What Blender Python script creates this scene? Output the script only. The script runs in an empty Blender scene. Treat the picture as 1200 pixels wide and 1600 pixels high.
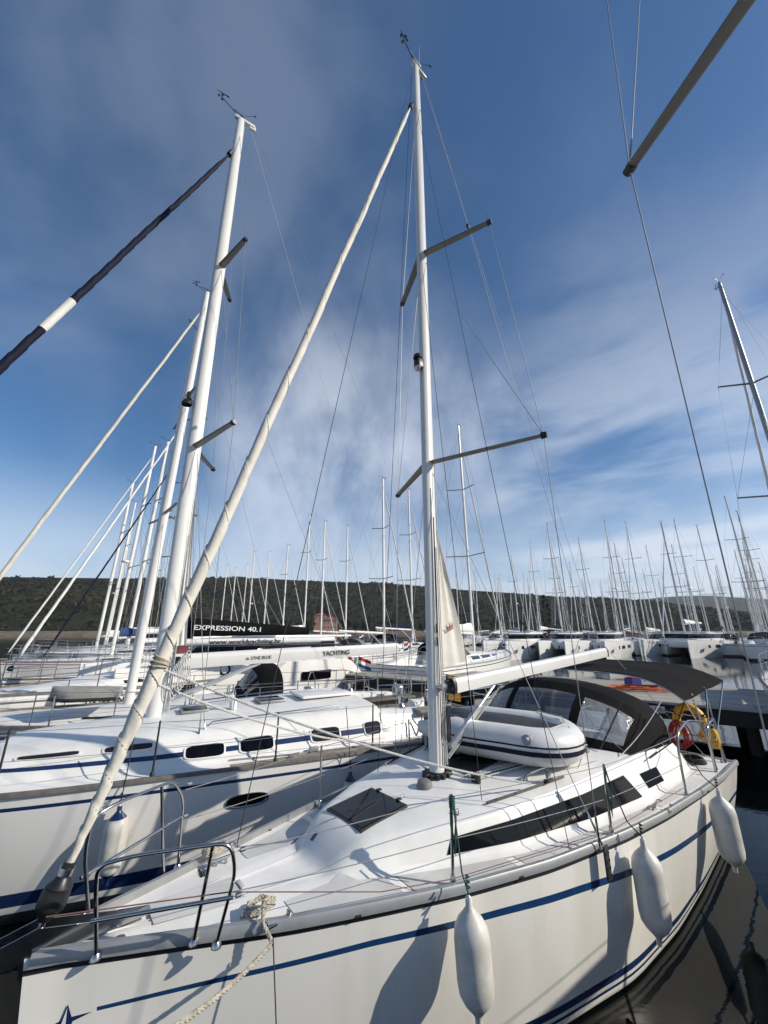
import bpy, bmesh, math, random
from math import sin, cos, pi, radians, sqrt, atan2, exp
from mathutils import Vector, Matrix
random.seed(7)
S = bpy.context.scene
COL = S.collection
# ------------------------------------------------------------------ camera
CAM_H, CAM_T, CAM_F = 2.98, radians(17.14), 598.0      # height (m), upward tilt, focal length in px of a 1200 px wide frame
cam_d = bpy.data.cameras.new('camera'); cam = bpy.data.objects.new('camera', cam_d); COL.objects.link(cam)
cam.location = (0, 0, CAM_H); cam.rotation_euler = (radians(90) + CAM_T, 0, 0)
cam_d.sensor_fit = 'HORIZONTAL'; cam_d.sensor_width = 36; cam_d.lens = CAM_F / 1200 * 36
cam_d.clip_start = 0.05; cam_d.clip_end = 9000
S.camera = cam
# ------------------------------------------------------------------ sun, sky, exposure
SUN_AZ, SUN_EL = radians(-10), radians(29)              # azimuth from +X towards +Y
sd = Vector((cos(SUN_AZ) * cos(SUN_EL), sin(SUN_AZ) * cos(SUN_EL), sin(SUN_EL)))
sl = bpy.data.lights.new('sun', 'SUN'); sl.energy = 4.3; sl.angle = radians(0.5); sl.color = (1, .92, .79)
so = bpy.data.objects.new('sun', sl); COL.objects.link(so); so.rotation_euler = sd.to_track_quat('Z', 'Y').to_euler()
S.view_settings.view_transform = 'Standard'; S.view_settings.look = 'None'
S.view_settings.exposure = 0.24; S.view_settings.gamma = 1
W_ = bpy.data.worlds.new('World'); S.world = W_; W_.use_nodes = True

class NT:
    def __init__(s, tree): s.t = tree; tree.nodes.clear()
    def n(s, typ, ins=None, **kw):
        nd = s.t.nodes.new(typ)
        for k, v in kw.items(): setattr(nd, k, v)
        for k, v in (ins or {}).items():
            if hasattr(v, 'is_output'): s.t.links.new(v, nd.inputs[k])
            else: nd.inputs[k].default_value = v
        return nd
    def math(s, op, a, b=0.0, c=0.0, clamp=False):
        nd = s.n('ShaderNodeMath', {0: a, 1: b, 2: c}, operation=op); nd.use_clamp = clamp; return nd.outputs[0]
    def mix(s, f, a, b):
        nd = s.n('ShaderNodeMix', data_type='RGBA')
        for k, v in ((0, f), (6, a), (7, b)):
            if hasattr(v, 'is_output'): s.t.links.new(v, nd.inputs[k])
            else: nd.inputs[k].default_value = v
        return nd.outputs[2]
    def noise(s, vec, scale, detail=3, rough=.5, dist=0.0):
        nd = s.n('ShaderNodeTexNoise', {'Scale': scale, 'Detail': detail, 'Roughness': rough, 'Distortion': dist})
        if vec is not None: s.t.links.new(vec, nd.inputs['Vector'])
        return nd.outputs['Fac']
    def ramp(s, f, lo, hi):
        nd = s.n('ShaderNodeMapRange', {0: f, 1: lo, 2: hi, 3: 0.0, 4: 1.0}); nd.interpolation_type = 'SMOOTHSTEP'; return nd.outputs[0]

def build_sky():
    w = NT(W_.node_tree)
    sky = w.n('ShaderNodeTexSky', sky_type='NISHITA', sun_disc=False)
    sky.sun_elevation = SUN_EL; sky.sun_rotation = pi / 2 - SUN_AZ
    sky.air_density = 1.0; sky.dust_density = .35; sky.ozone_density = 3.0; sky.altitude = 300
    tc = w.n('ShaderNodeTexCoord').outputs['Generated']
    sep = w.n('ShaderNodeSeparateXYZ', {0: tc}); X, Y, Z = sep.outputs
    # cloud sheet coordinates: the direction projected on a high flat layer
    zc = w.math('MAXIMUM', w.math('ADD', Z, .12), .03)
    px = w.math('DIVIDE', X, zc); py = w.math('DIVIDE', Y, zc)
    v = w.n('ShaderNodeCombineXYZ', {0: px, 1: py, 2: 0.0}).outputs[0]
    mp = w.n('ShaderNodeMapping', {0: v, 2: (0, 0, .9), 3: (1.0, .35, 1)}).outputs[0]
    n1 = w.noise(mp, 1.1, 6, .6, .35)
    mp2 = w.n('ShaderNodeMapping', {0: v, 2: (0, 0, -.55), 3: (2.6, .8, 1)}).outputs[0]
    mpv = w.n('ShaderNodeMapping', {0: tc, 2: (.35, .25, .1), 3: (5.0, 4.0, 2.0)}).outputs[0]
    n2 = w.math('ADD', w.math('MULTIPLY', w.noise(tc, 3.0, 5, .55, .3), .6), w.math('MULTIPLY', w.noise(mpv, 1.6, 8, .62, .6), .4))
    mph = w.n('ShaderNodeMapping', {0: tc, 2: (.1, .45, .0), 3: (1.6, 1.6, 6.5)}).outputs[0]
    n4 = w.noise(mph, 1.5, 6, .52, .3)
    mpw = w.n('ShaderNodeMapping', {0: tc, 2: (.2, .5, .25), 3: (4.5, 3.0, 2.2)}).outputs[0]
    n5 = w.math('ADD', w.math('MULTIPLY', w.noise(tc, 2.4, 4, .5, .25), .62), w.math('MULTIPLY', w.noise(mpw, 1.6, 8, .6, .2), .38))
    n3 = w.noise(tc, 2.4, 6, .5, .3)
    def blob(d, r0, r1):
        L = sqrt(sum(c * c for c in d)); d = [c / L for c in d]
        dot = w.n('ShaderNodeVectorMath', {0: tc, 1: d}, operation='DOT_PRODUCT').outputs['Value']
        return w.ramp(dot, cos(radians(r0)), cos(radians(r1)))
    def pdir(px_, py_):
        u = (px_ - 600) / CAM_F; q = (800 - py_) / CAM_F
        return (u, cos(CAM_T) - q * sin(CAM_T), sin(CAM_T) + q * cos(CAM_T))
    veil = w.math('MULTIPLY', w.ramp(n3, .42, .75), .12)                       # thin general veil
    c1 = w.math('MULTIPLY', blob(pdir(565, 690), 27, 2), w.ramp(n5, .34, .70))    # bright fan in the middle
    c2 = w.math('MULTIPLY', blob(pdir(1050, 690), 30, 6), w.ramp(n4, .34, .62))   # streaks on the right
    c3 = w.math('MULTIPLY', blob(pdir(200, 40), 36, 8), w.ramp(n3, .34, .62))     # grey veil high up
    c4 = w.math('MULTIPLY', w.math('SUBTRACT', 1.0, w.ramp(Z, .05, .36)), w.ramp(n4, .05, .55))             # low bank over the hills
    c5 = w.math('MULTIPLY', blob(pdir(1200, 300), 26, 6), w.ramp(n2, .4, .8))
    dens = w.math('ADD', w.math('ADD', w.math('MULTIPLY', c1, .95), w.math('MULTIPLY', c2, .48)), w.math('ADD', w.math('MULTIPLY', c3, .30), w.math('MULTIPLY', c4, .72)))
    dens = w.math('ADD', dens, w.math('MULTIPLY', c5, .3)); dens = w.math('MINIMUM', w.math('ADD', dens, veil), .85)
    hsv = w.n('ShaderNodeHueSaturation', {'Saturation': 1.20, 'Value': .92, 'Fac': 1.0, 'Color': sky.outputs[0]}); blue = hsv.outputs[0]
    cl = w.mix(w.ramp(Z, .30, .80), (6.4, 7.0, 8.0, 1), (2.5, 3.05, 4.1, 1))     # cloud colour: greyer overhead, paler low down
    col = w.mix(dens, blue, cl)
    bg = w.n('ShaderNodeBackground', {0: col, 1: .105})
    w.n('ShaderNodeOutputWorld', {0: bg.outputs[0]})
build_sky()

# ------------------------------------------------------------------ materials
MATS = {}
def mat(name, col, rough=.5, metal=0.0, var=0.0, vscale=4.0, bump=0.0, bscale=60.0, bdist=.01, coat=0.0, alpha=1.0, trans=0.0, col2=None, spec=.5, stretch=None):
    if name in MATS: return MATS[name]
    m = bpy.data.materials.new(name); m.use_nodes = True; t = NT(m.node_tree)
    b = t.n('ShaderNodeBsdfPrincipled', {'Roughness': rough, 'Metallic': metal, 'Coat Weight': coat, 'Alpha': alpha, 'Transmission Weight': trans, 'Specular IOR Level': spec})
    tc = t.n('ShaderNodeTexCoord').outputs['Object']
    if stretch: tc = t.n('ShaderNodeMapping', {0: tc, 3: stretch}).outputs[0]
    c = tuple(col) + (1,)
    if var > 0 or col2:
        f = t.noise(tc, vscale, 5, .6)
        c2 = tuple(col2) + (1,) if col2 else tuple(x * (1 - var) for x in col) + (1,)
        t.t.links.new(t.mix(t.ramp(f, .38, .68), c, c2), b.inputs['Base Color'])
        t.t.links.new(t.math('ADD', t.math('MULTIPLY', f, .12), rough - .06), b.inputs['Roughness'])
    else: b.inputs['Base Color'].default_value = c
    if bump > 0:
        h = t.noise(tc, bscale, 4, .6)
        t.t.links.new(t.n('ShaderNodeBump', {'Strength': bump, 'Distance': bdist, 'Height': h}).outputs[0], b.inputs['Normal'])
    t.n('ShaderNodeOutputMaterial', {0: b.outputs[0]})
    m.diffuse_color = c; MATS[name] = m; return m

def wood_planks(name, ca, cb, plank=.14, axis=0):
    m = bpy.data.materials.new(name); m.use_nodes = True; t = NT(m.node_tree)
    tc = t.n('ShaderNodeTexCoord').outputs['Object']
    sp = t.n('ShaderNodeSeparateXYZ', {0: tc}).outputs
    q = t.math('DIVIDE', sp[axis], plank); fr = t.math('FRACT', q); fl = t.math('FLOOR', q)
    gap = t.math('GREATER_THAN', t.math('ABSOLUTE', t.math('SUBTRACT', fr, .5)), .46)
    wn = t.n('ShaderNodeTexWhiteNoise', {'W': fl}, noise_dimensions='1D').outputs['Value']
    sc = (3, 40, 40) if axis == 1 else (40, 3, 40)
    g = t.noise(t.n('ShaderNodeMapping', {0: tc, 3: sc}).outputs[0], 1.0, 4, .6)
    big = t.noise(tc, .7, 3)
    f = t.math('ADD', t.math('MULTIPLY', wn, .45), t.math('ADD', t.math('MULTIPLY', g, .5), t.math('MULTIPLY', big, .35)))
    c = t.mix(t.ramp(f, .3, 1.0), ca + (1,), cb + (1,)); c = t.mix(gap, c, (.012, .011, .01, 1))
    b = t.n('ShaderNodeBsdfPrincipled', {'Base Color': c, 'Roughness': .85, 'Specular IOR Level': .2})
    t.n('ShaderNodeOutputMaterial', {0: b.outputs[0]}); MATS[name] = m; return m

GEL = mat('white_gelcoat', (.80, .79, .765), .24, var=.07, vscale=1.3, bump=.03, bscale=2.5, bdist=.02, coat=.35)
GEL2 = mat('cream_gelcoat', (.80, .785, .735), .28, col2=(.72, .70, .64), vscale=1.0, bump=.04, bscale=2.0, bdist=.02, coat=.3, stretch=(2.2, 2.2, .5))
DECK = mat('deck_gelcoat', (.80, .79, .76), .42, var=.12, vscale=2.6, bump=.25, bscale=380, bdist=.0015)
NONSK = mat('nonskid_deck', (.60, .595, .575), .7, var=.15, vscale=3, bump=.7, bscale=300, bdist=.002)
NAVY = mat('navy_stripe', (.012, .03, .10), .25, coat=.3)
BLUE = mat('blue_stripe', (.012, .05, .15), .25, coat=.3, var=.25, vscale=6)
ANTI = mat('antifouling', (.02, .025, .035), .7, var=.4)
ALU = mat('grey_aluminium', (.33, .335, .34), .42, .45, var=.15, vscale=6)
SPR = mat('spreader_grey', (.21, .21, .20), .45, .2)
MASTW = mat('white_mast', (.72, .71, .68), .3, 0, var=.05, vscale=1.5, coat=.2)
ALUL = mat('silver_alu', (.62, .63, .64), .32, .7, var=.12, vscale=2)
STEEL = mat('stainless_steel', (.46, .46, .46), .2, 1.0)
WIRE = mat('wire', (.30, .30, .30), .5, .4)
WIRED = mat('dark_wire', (.08, .08, .085), .5)
BLACK = mat('black_plastic', (.015, .015, .016), .4)
RUB = mat('dark_rubber', (.022, .022, .024), .55, var=.3, vscale=8)
ACR = mat('smoked_acrylic', (.003, .003, .004), .05, spec=.3)
ACRG = mat('tinted_window', (.02, .018, .018), .08, coat=.3)
CANV = mat('black_canvas', (.0065, .0065, .007), .9, var=.3, vscale=3, bump=.25, bscale=7, bdist=.02, spec=.15)
NCAN = mat('navy_canvas', (.008, .011, .035), .85, spec=.2, var=.3, vscale=3, bump=.3, bscale=9, bdist=.03)
SAIL = mat('sail_cloth', (.66, .63, .56), .7, var=.14, vscale=3, bump=.5, bscale=14, bdist=.012)
SAILW = mat('white_sailcloth', (.72, .71, .68), .7, var=.1, vscale=3, bump=.4, bscale=10, bdist=.01)
UVN = mat('navy_sunstrip', (.006, .008, .024), .75, spec=.25, bump=.4, bscale=14, bdist=.012)
CLEARP = mat('clear_vinyl', (.50, .52, .54), .18, alpha=.42, bump=.6, bscale=9, bdist=.03, coat=.6)
GREYP = mat('grey_vinyl', (.06, .07, .09), .2, alpha=.85, bump=.6, bscale=4, bdist=.03, coat=.6)
FEND = mat('white_fender', (.70, .69, .66), .45, col2=(.52, .50, .45), vscale=5, bump=.1, bscale=18, bdist=.004)
PVC = mat('white_pvc', (.66, .66, .65), .38, var=.07, vscale=5)
DFAB = mat('dark_hull_fabric', (.03, .032, .04), .6, var=.3, vscale=6)
ROPEW = mat('beige_rope', (.50, .44, .34), .85, var=.3, vscale=60)
ROPEG = mat('green_rope', (.02, .10, .075), .8, var=.3, vscale=50)
ROPEL = mat('white_line', (.62, .62, .60), .8, var=.35, vscale=80)
ROPED = mat('dark_line', (.03, .03, .035), .8)
TEAK = mat('teak_rail', (.15, .135, .12), .6, var=.35, vscale=10)
TEAKG = mat('grey_teak', (.30, .26, .22), .7, var=.3, vscale=10)
YEL = mat('yellow_foam', (.75, .38, .02), .5, var=.12, vscale=6)
ORG = mat('orange_logo', (.75, .34, .01), .5)
REDM = mat('red_cloth', (.35, .008, .012), .7, var=.3)
TEAL = mat('teal_logo', (.01, .25, .23), .5)
INK = mat('dark_lettering', (.02, .02, .03), .5)
INKW = mat('white_lettering', (.75, .75, .75), .5)
CONC = mat('pier_concrete', (.26, .25, .235), .85, var=.25, vscale=2.0, bump=.4, bscale=30, bdist=.005)
PDARK = mat('dark_pier_beam', (.02, .018, .016), .8, var=.4)
PLANK = wood_planks('weathered_pier_boards', (.28, .255, .22), (.50, .46, .40), .15, 1)
GREYV = mat('grey_vent', (.17, .17, .17), .45)
LAMPG = mat('lamp_glass', (.5, .5, .52), .1, coat=.5)

# ------------------------------------------------------------------ mesh helpers
def interp(tab, x):
    if x >= tab[0][0]: return tab[0][1]
    for (a, va), (b, vb) in zip(tab, tab[1:]):
        if x >= b:
            t = (a - x) / (a - b); return va + (vb - va) * t
    return tab[-1][1]
def sm(tab, x, w=.18):                                  # softened table lookup (tables run from bow to stern)
    return (interp(tab, x + w) + 2 * interp(tab, x) + interp(tab, x - w)) / 4

class MB:
    def __init__(s): s.v = []; s.f = []; s.m = []
    def add(s, vs, fs, mi=0):
        o = len(s.v); s.v += [tuple(v) for v in vs]
        for f in fs: s.f.append(tuple(o + i for i in f)); s.m.append(mi)
    def grid(s, rows, mi=0, close=False, mfun=None, flip=False):
        n = len(rows[0]); o = len(s.v)
        for r in rows: s.v += [tuple(p) for p in r]
        for i in range(len(rows) - 1):
            for j in range(n if close else n - 1):
                k = (j + 1) % n; f = (o + i * n + j, o + i * n + k, o + (i + 1) * n + k, o + (i + 1) * n + j)
                s.f.append(f[::-1] if flip else f); s.m.append(mfun(i, j) if mfun else mi)
    def ngon(s, pts, mi=0): s.add(pts, [tuple(range(len(pts)))], mi)
    def tube(s, path, r, n=8, mi=0, caps=True, closed=False, rx=None):
        P = [Vector(p) for p in path]; N = len(P); rows = []
        R = r if isinstance(r, (list, tuple)) else [r] * N
        up = None
        for i in range(N):
            if closed: t = P[(i + 1) % N] - P[i - 1]
            else: t = P[min(i + 1, N - 1)] - P[max(i - 1, 0)]
            if t.length < 1e-9: t = Vector((0, 0, 1))
            t.normalize()
            if up is None:
                up = Vector((0, 0, 1)) if abs(t.z) < .9 else Vector((1, 0, 0))
            a = up - t * up.dot(t)
            if a.length < 1e-6: a = t.orthogonal()
            a.normalize(); b = t.cross(a); up = a
            rows.append([P[i] + a * (R[i] * cos(2 * pi * k / n)) + b * ((rx[i] if rx else R[i]) * sin(2 * pi * k / n)) for k in range(n)])
        if closed: rows.append(rows[0])
        s.grid(rows, mi, close=True)
        if caps and not closed: s.ngon(rows[0][::-1], mi); s.ngon(rows[-1], mi)
    def box(s, c, d, rz=0.0, mi=0, M=None, bev=0.0):
        x, y, z = d[0] / 2, d[1] / 2, d[2] / 2
        if bev > 0:
            b = min(bev, x * .9, y * .9, z * .9); vs = []; bm_ = bmesh.new(); bmesh.ops.create_cube(bm_, size=1)
            for v in bm_.verts: v.co = Vector((v.co.x * d[0], v.co.y * d[1], v.co.z * d[2]))
            bmesh.ops.bevel(bm_, geom=list(bm_.edges), offset=b, segments=2, affect='EDGES', profile=.5)
            bm_.verts.index_update(); vs = [v.co.copy() for v in bm_.verts]; fs = [[v.index for v in f.verts] for f in bm_.faces]; bm_.free()
        else:
            vs = [Vector((i * x, j * y, k * z)) for i in (-1, 1) for j in (-1, 1) for k in (-1, 1)]
            fs = [(0, 1, 3, 2), (4, 6, 7, 5), (0, 4, 5, 1), (2, 3, 7, 6), (0, 2, 6, 4), (1, 5, 7, 3)]
        T = Matrix.Translation(Vector(c)) @ (M.to_4x4() if M else Matrix.Rotation(rz, 4, 'Z'))
        s.add([T @ v for v in vs], fs, mi)
    def lathe(s, prof, o=(0, 0, 0), ax=(0, 0, 1), n=16, mi=0):   # prof: (r, h) along ax
        ax = Vector(ax).normalized(); a = ax.orthogonal().normalized(); b = ax.cross(a); O = Vector(o)
        rows = [[O + ax * h + (a * cos(2 * pi * k / n) + b * sin(2 * pi * k / n)) * max(r, 1e-4) for k in range(n)] for r, h in prof]
        s.grid(rows, mi, close=True)
    def build(s, name, mats, parent=None, smooth=40, label=None, loc=None):
        me = bpy.data.meshes.new(name); me.from_pydata(s.v, [], s.f)
        for m in (mats if isinstance(mats, (list, tuple)) else [mats]): me.materials.append(m)
        me.polygons.foreach_set('material_index', s.m)
        me.update(); me.validate()
        if smooth:
            me.shade_smooth(); me.set_sharp_from_angle(angle=radians(smooth))
        o = bpy.data.objects.new(name, me); COL.objects.link(o)
        if parent is not None: o.parent = parent
        if loc: o.location = loc
        if label: o['label'] = label
        return o

def tag(o, label=None, cat=None, group=None, kind=None):
    if label: o['label'] = label
    if cat: o['category'] = cat
    if group: o['group'] = group
    if kind: o['kind'] = kind
    return o
def thing(name, loc, rz, label, cat, group=None):
    o = bpy.data.objects.new(name, None); COL.objects.link(o); o.location = loc; o.rotation_euler = (0, 0, rz)
    o.empty_display_size = .3
    return tag(o, label, cat, group)
def copy_tree(o, parent=None):
    c = o.copy(); COL.objects.link(c); c.parent = parent
    for ch in [q for q in bpy.data.objects if q.parent == o]: copy_tree(ch, c)
    return c
def text_mesh(txt, size, name, material, parent, M, depth=.0015, bold=0.0, width=None):
    cu = bpy.data.curves.new('t', 'FONT'); cu.body = txt; cu.size = size; cu.extrude = depth; cu.offset = bold; cu.align_x = 'LEFT'
    ob = bpy.data.objects.new('t', cu); COL.objects.link(ob)
    bpy.context.view_layer.update()
    me = bpy.data.meshes.new_from_object(ob.evaluated_get(bpy.context.evaluated_depsgraph_get()))
    bpy.data.objects.remove(ob); bpy.data.curves.remove(cu)
    if width:
        xs = [v.co.x for v in me.vertices]; k = width / max(1e-6, max(xs) - min(xs))
        for v in me.vertices: v.co.x *= k
    me.transform(M); me.materials.clear(); me.materials.append(material); me.name = name
    o = bpy.data.objects.new(name, me); COL.objects.link(o); o.parent = parent; return o
def frameM(o, xdir, up):                                 # text frame: x along xdir, y along up, origin o
    x = Vector(xdir).normalized(); z = x.cross(Vector(up)).normalized(); y = z.cross(x)
    return Matrix(((x.x, y.x, z.x, o[0]), (x.y, y.y, z.y, o[1]), (x.z, y.z, z.z, o[2]), (0, 0, 0, 1)))
def arc(pts, r=.06, n=5):                                # polyline with rounded corners
    P = [Vector(p) for p in pts]; out = [P[0]]
    for i in range(1, len(P) - 1):
        a = (P[i - 1] - P[i]); b = (P[i + 1] - P[i]); d = min(r, a.length * .45, b.length * .45)
        p0 = P[i] + a.normalized() * d; p1 = P[i] + b.normalized() * d
        for k in range(n + 1):
            t = k / n; out.append(p0 * (1 - t) ** 2 + P[i] * 2 * t * (1 - t) + p1 * t * t)
    out.append(P[-1]); return out
def sag(a, b, s=.0, n=8):
    a = Vector(a); b = Vector(b)
    return [a.lerp(b, k / n) + Vector((0, 0, -s * 4 * (k / n) * (1 - k / n))) for k in range(n + 1)]
def strand_rope(path, r, pitch=.06, parent=None, name='rope', material=None, mbi=None, mi=0):
    mb = mbi or MB(); P = [Vector(p) for p in path]
    dense = []; L = 0
    for a, b in zip(P, P[1:]):
        n = max(1, int((b - a).length / (pitch / 7)))
        for k in range(n): dense.append(a.lerp(b, k / n))
    dense.append(P[-1])
    for st in range(3):
        q = []; L = 0; up = Vector((.3, .2, 1)).normalized()
        for i, p in enumerate(dense):
            t = dense[min(i + 1, len(dense) - 1)] - dense[max(i - 1, 0)]; t.normalize()
            a = (up - t * up.dot(t)); a.normalize(); b = t.cross(a)
            if i: L += (p - dense[i - 1]).length
            ph = 2 * pi * (L / pitch + st / 3); q.append(p + (a * cos(ph) + b * sin(ph)) * r * .52)
        mb.tube(q, r * .56, 6, mi)
    if mbi: return None
    return mb.build(name, material, parent)
def ray(px, py):
    u = (px - 600) / CAM_F; q = (800 - py) / CAM_F
    return Vector((u, cos(CAM_T) - q * sin(CAM_T), sin(CAM_T) + q * cos(CAM_T)))
def at_z(px, py, z):
    r = ray(px, py); return Vector((0, 0, CAM_H)) + r * ((z - CAM_H) / r.z)
def at_y(px, py, y):
    r = ray(px, py); return Vector((0, 0, CAM_H)) + r * (y / r.y)
# ------------------------------------------------------------------ yacht building kit (local frame: x to the bow, y to port, z up from the waterline, origin under the mast)
def hull_y(sp, x, z):
    b = sm(sp['b'], x); w = sm(sp['wl'], x); zs = sm(sp['zs'], x)
    if z >= 0:
        t = min(1, z / zs); return w + (b - w) * t ** .85 + sp.get('bulge', .03) * sin(pi * t) * min(1, w * 2)
    return w * (1 + z * 1.6)
def hull_x(sp, x, z):
    zs = sm(sp['zs'], x); k = max(0, x / sp['bow']) ** 4
    ks = max(0, (sp['stern'] * .6 - x) / abs(sp['stern'] * .4)) if x < sp['stern'] * .6 else 0
    return x - sp.get('stem', .12) * k * (1 - z / zs) + sp.get('counter', .0) * ks * (1 - z / zs)
def make_hull(sp, parent, bands, mats, mat_top=0, ns=64, name='hull', zst=None, stripe_x=None):
    """bands: list of (ztop(x), zbottom(x), material index, x_max); the hull is one loft with rows on the band edges"""
    mb = MB(); xs = [sp['bow'] + (sp['stern'] - sp['bow']) * (1 - cos(pi * .5 * i / ns)) ** 1.0 for i in range(ns + 1)]
    xs = [sp['bow'] - (sp['bow'] - sp['stern']) * (i / ns) ** 1.25 for i in range(ns + 1)]
    def zrows(x):
        zs = sm(sp['zs'], x); r = [zs]; mi = []
        for (zt, zb, m, xm) in bands:
            t = zt(x); b = zb(x)
            if xm is not None and x > xm: b = t - .002; m = 0
            n = 2
            a = r[-1]
            for k in range(1, n + 1): r.append(a + (t - a) * k / n); mi.append(0)
            r.append(b); mi.append(m)
        for z in (-.15, -.45): r.append(z); mi.append(sp.get('anti', 3))
        return r, mi
    rp = []; mi = zrows(sp['stern'])[1]
    flags = [zrows(x)[1] for x in xs]
    for x in xs:
        zz = zrows(x)[0]; rp.append([(hull_x(sp, x, z), hull_y(sp, x, z), z) for z in zz])
    mb.grid(rp, mfun=lambda i, j: flags[i][j], flip=True)
    mb.grid([[(p[0], -p[1], p[2]) for p in r] for r in rp], mfun=lambda i, j: flags[i][j])
    # stem cap and transom
    for rr, fl in ((rp[0], 1), (rp[-1], 0)):
        o = len(mb.v); n = len(rr); mb.v += [tuple(p) for p in rr] + [(p[0], -p[1], p[2]) for p in rr]
        for j in range(n - 1):
            f = (o + j, o + n + j, o + n + j + 1, o + j + 1); mb.f.append(f if fl else f[::-1]); mb.m.append((flags[0] if fl else flags[-1])[j])
    return mb.build(name, mats, parent, 45)
def deck_prof(sp, x):
    b = sm(sp['b'], x) - .012; zd = sm(sp['zs'], x) - sp.get('bul', .035)
    yb = min(sm(sp['yb'], x, .06), b - .03); yt = min(sm(sp['yt'], x, .06), yb - .01); zr = sm(sp['zr'], x, .05); cam_ = sp.get('cam', .06) * min(1, yt / .8)
    if x < sp['cock']:                                                      # cockpit: coaming, seats, sole
        zc = sm(sp['zc'], x, .05); ins = min(yt - .2, .95); deep = min(1, (zc - zd + .02) / .25)
        zseat = zd - .12 * deep; sole = zd - .52 * deep
        return [(b, zd), (yb + .05, zd + .012), (yb, zd + .02), (yb * .4 + yt * .6, zd + (zc - zd) * .88), (yt, zc), (ins + .05, zc), (ins, zc - .03), (ins - .02, zseat), (.42, zseat), (.40, sole), (.0, sole)]
    h = zr - zd
    e = zr - cam_
    if h < .015: e = zd + .01; 
    P = [(b, zd), (yb + .05, zd + .012), (yb, zd + .015 + .03 * min(1, max(0, h) / .1))]
    P.append((yb * .22 + yt * .78, zd + (e - zd) * .86)); P.append((yt - .0, e - .012 * min(1, max(0, h) * 5)))
    P.append((yt - .07 * min(1, yt), e + .006))
    for k in (.78, .58, .38, .18, 0): P.append((yt * k, e + (zr - e) * (1 - k * k)))
    return P[:11]
def side_pt(sp, x, z, off=.0):
    P = deck_prof(sp, x); (y0, z0), (y1, z1) = P[2], P[3]
    t = (z - z0) / (z1 - z0); y = y0 + (y1 - y0) * t
    n = Vector((0, z1 - z0, y0 - y1)).normalized()
    return Vector((x, y, z)) + n * off
def roof_z(sp, x, y):
    P = deck_prof(sp, x); y = abs(y)
    for (ya, za), (yb, zb) in zip(P, P[1:]):
        if yb <= y <= ya and ya > yb: return za + (zb - za) * (ya - y) / (ya - yb)
    return P[-1][1]
def make_deck(sp, parent, m, ns=110, bowcut=.03, name='deck'):
    xs = [sp['bow'] - bowcut - (sp['bow'] - sp['stern'] - bowcut - .02) * i / ns for i in range(ns + 1)]
    xs += [sp['cock'] + .001, sp['cock'] - .001]; xs = sorted(set(xs), reverse=True)
    mb = MB(); rows = []
    for x in xs:
        P = deck_prof(sp, x); rows.append([(x, y, z) for y, z in P] + [(x, -y, z) for y, z in P[-2::-1]])
    mb.grid(rows, flip=False)
    mb.ngon([(xs[-1] - .001, y, z) for _, y, z in rows[-1]])
    return mb.build(name, m, parent, 35)
def edge_path(sp, side, dy=0, dz=0, n=50, x0=None, x1=None):
    x0 = sp['bow'] if x0 is None else x0; x1 = sp['stern'] if x1 is None else x1
    return [Vector((x0 - (x0 - x1) * (i / n) ** 1.2, side * (sm(sp['b'], x0 - (x0 - x1) * (i / n) ** 1.2) + dy), sm(sp['zs'], x0 - (x0 - x1) * (i / n) ** 1.2) + dz)) for i in range(n + 1)]
def sweep_box(mb, path, side, w, h, mi=0, lean=0.0):
    rows = []
    for i, p in enumerate(path):
        t = path[min(i + 1, len(path) - 1)] - path[max(i - 1, 0)]; nrm = Vector((-t.y, t.x, 0)).normalized() * (-side if True else 1)
        if nrm.y * side < 0: nrm = -nrm
        a = p + nrm * w / 2; b = p - nrm * w / 2
        rows.append([a, a + Vector((0, 0, h * .75)) - nrm * w * .1, a + Vector((0, 0, h)) - nrm * w * .3, b + Vector((0, 0, h)), b])
    mb.grid(rows, mi, close=True, flip=side > 0)
    mb.ngon(rows[0] if side > 0 else rows[0][::-1], mi); mb.ngon(rows[-1][::-1] if side > 0 else rows[-1], mi)
def oval_mast(base, top, rx, ry, parent, m, n=20, taper=.72, name='mast'):
    mb = MB(); B = Vector(base); T = Vector(top); rows = []
    for k in range(13):
        t = k / 12; c = B.lerp(T, t); q = 1 if t < .8 else 1 - (1 - taper) * (t - .8) / .2
        rows.append([c + Vector((rx * q * cos(2 * pi * j / n), ry * q * sin(2 * pi * j / n) * (1.06 if cos(2 * pi * j / n) > 0 else 1), 0)) for j in range(n)])
    mb.grid(rows, close=True, flip=False); mb.ngon(rows[-1]); mb.ngon(rows[0][::-1])
    # luff groove at the back
    for s_ in (-1, 1):
        mb.tube([B + Vector((-rx - .004, s_ * .014, .9)), B.lerp(T, .985) + Vector((-rx * .75 - .004, s_ * .012, 0))], .007, 5)
    return mb.build(name, m, parent, 50)
def spreader(root, tip, chord, th, parent, m):
    mb = MB(); R = Vector(root); T = Vector(tip); d = (T - R).normalized(); ch = d.cross(Vector((0, 0, 1))).normalized()
    if ch.x < 0: ch = -ch
    up = ch.cross(d).normalized(); rows = []
    for k in range(6):
        t = k / 5; c = R.lerp(T, t); w = chord * (1 - .3 * t) / 2
        rows.append([c + ch * (w * cos(2 * pi * j / 10)) + up * (th / 2 * (1 - .25 * t) * sin(2 * pi * j / 10)) for j in range(10)])
    mb.grid(rows, close=True); mb.ngon(rows[0][::-1]); mb.ngon(rows[-1])
    o = mb.build('spreader', SPR, parent)
    e = MB(); e.tube([T - d * .03, T + d * .035], [chord * .36, chord * .3], 8); e.build('spreader_tip', BLACK, parent)
    return o
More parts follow.
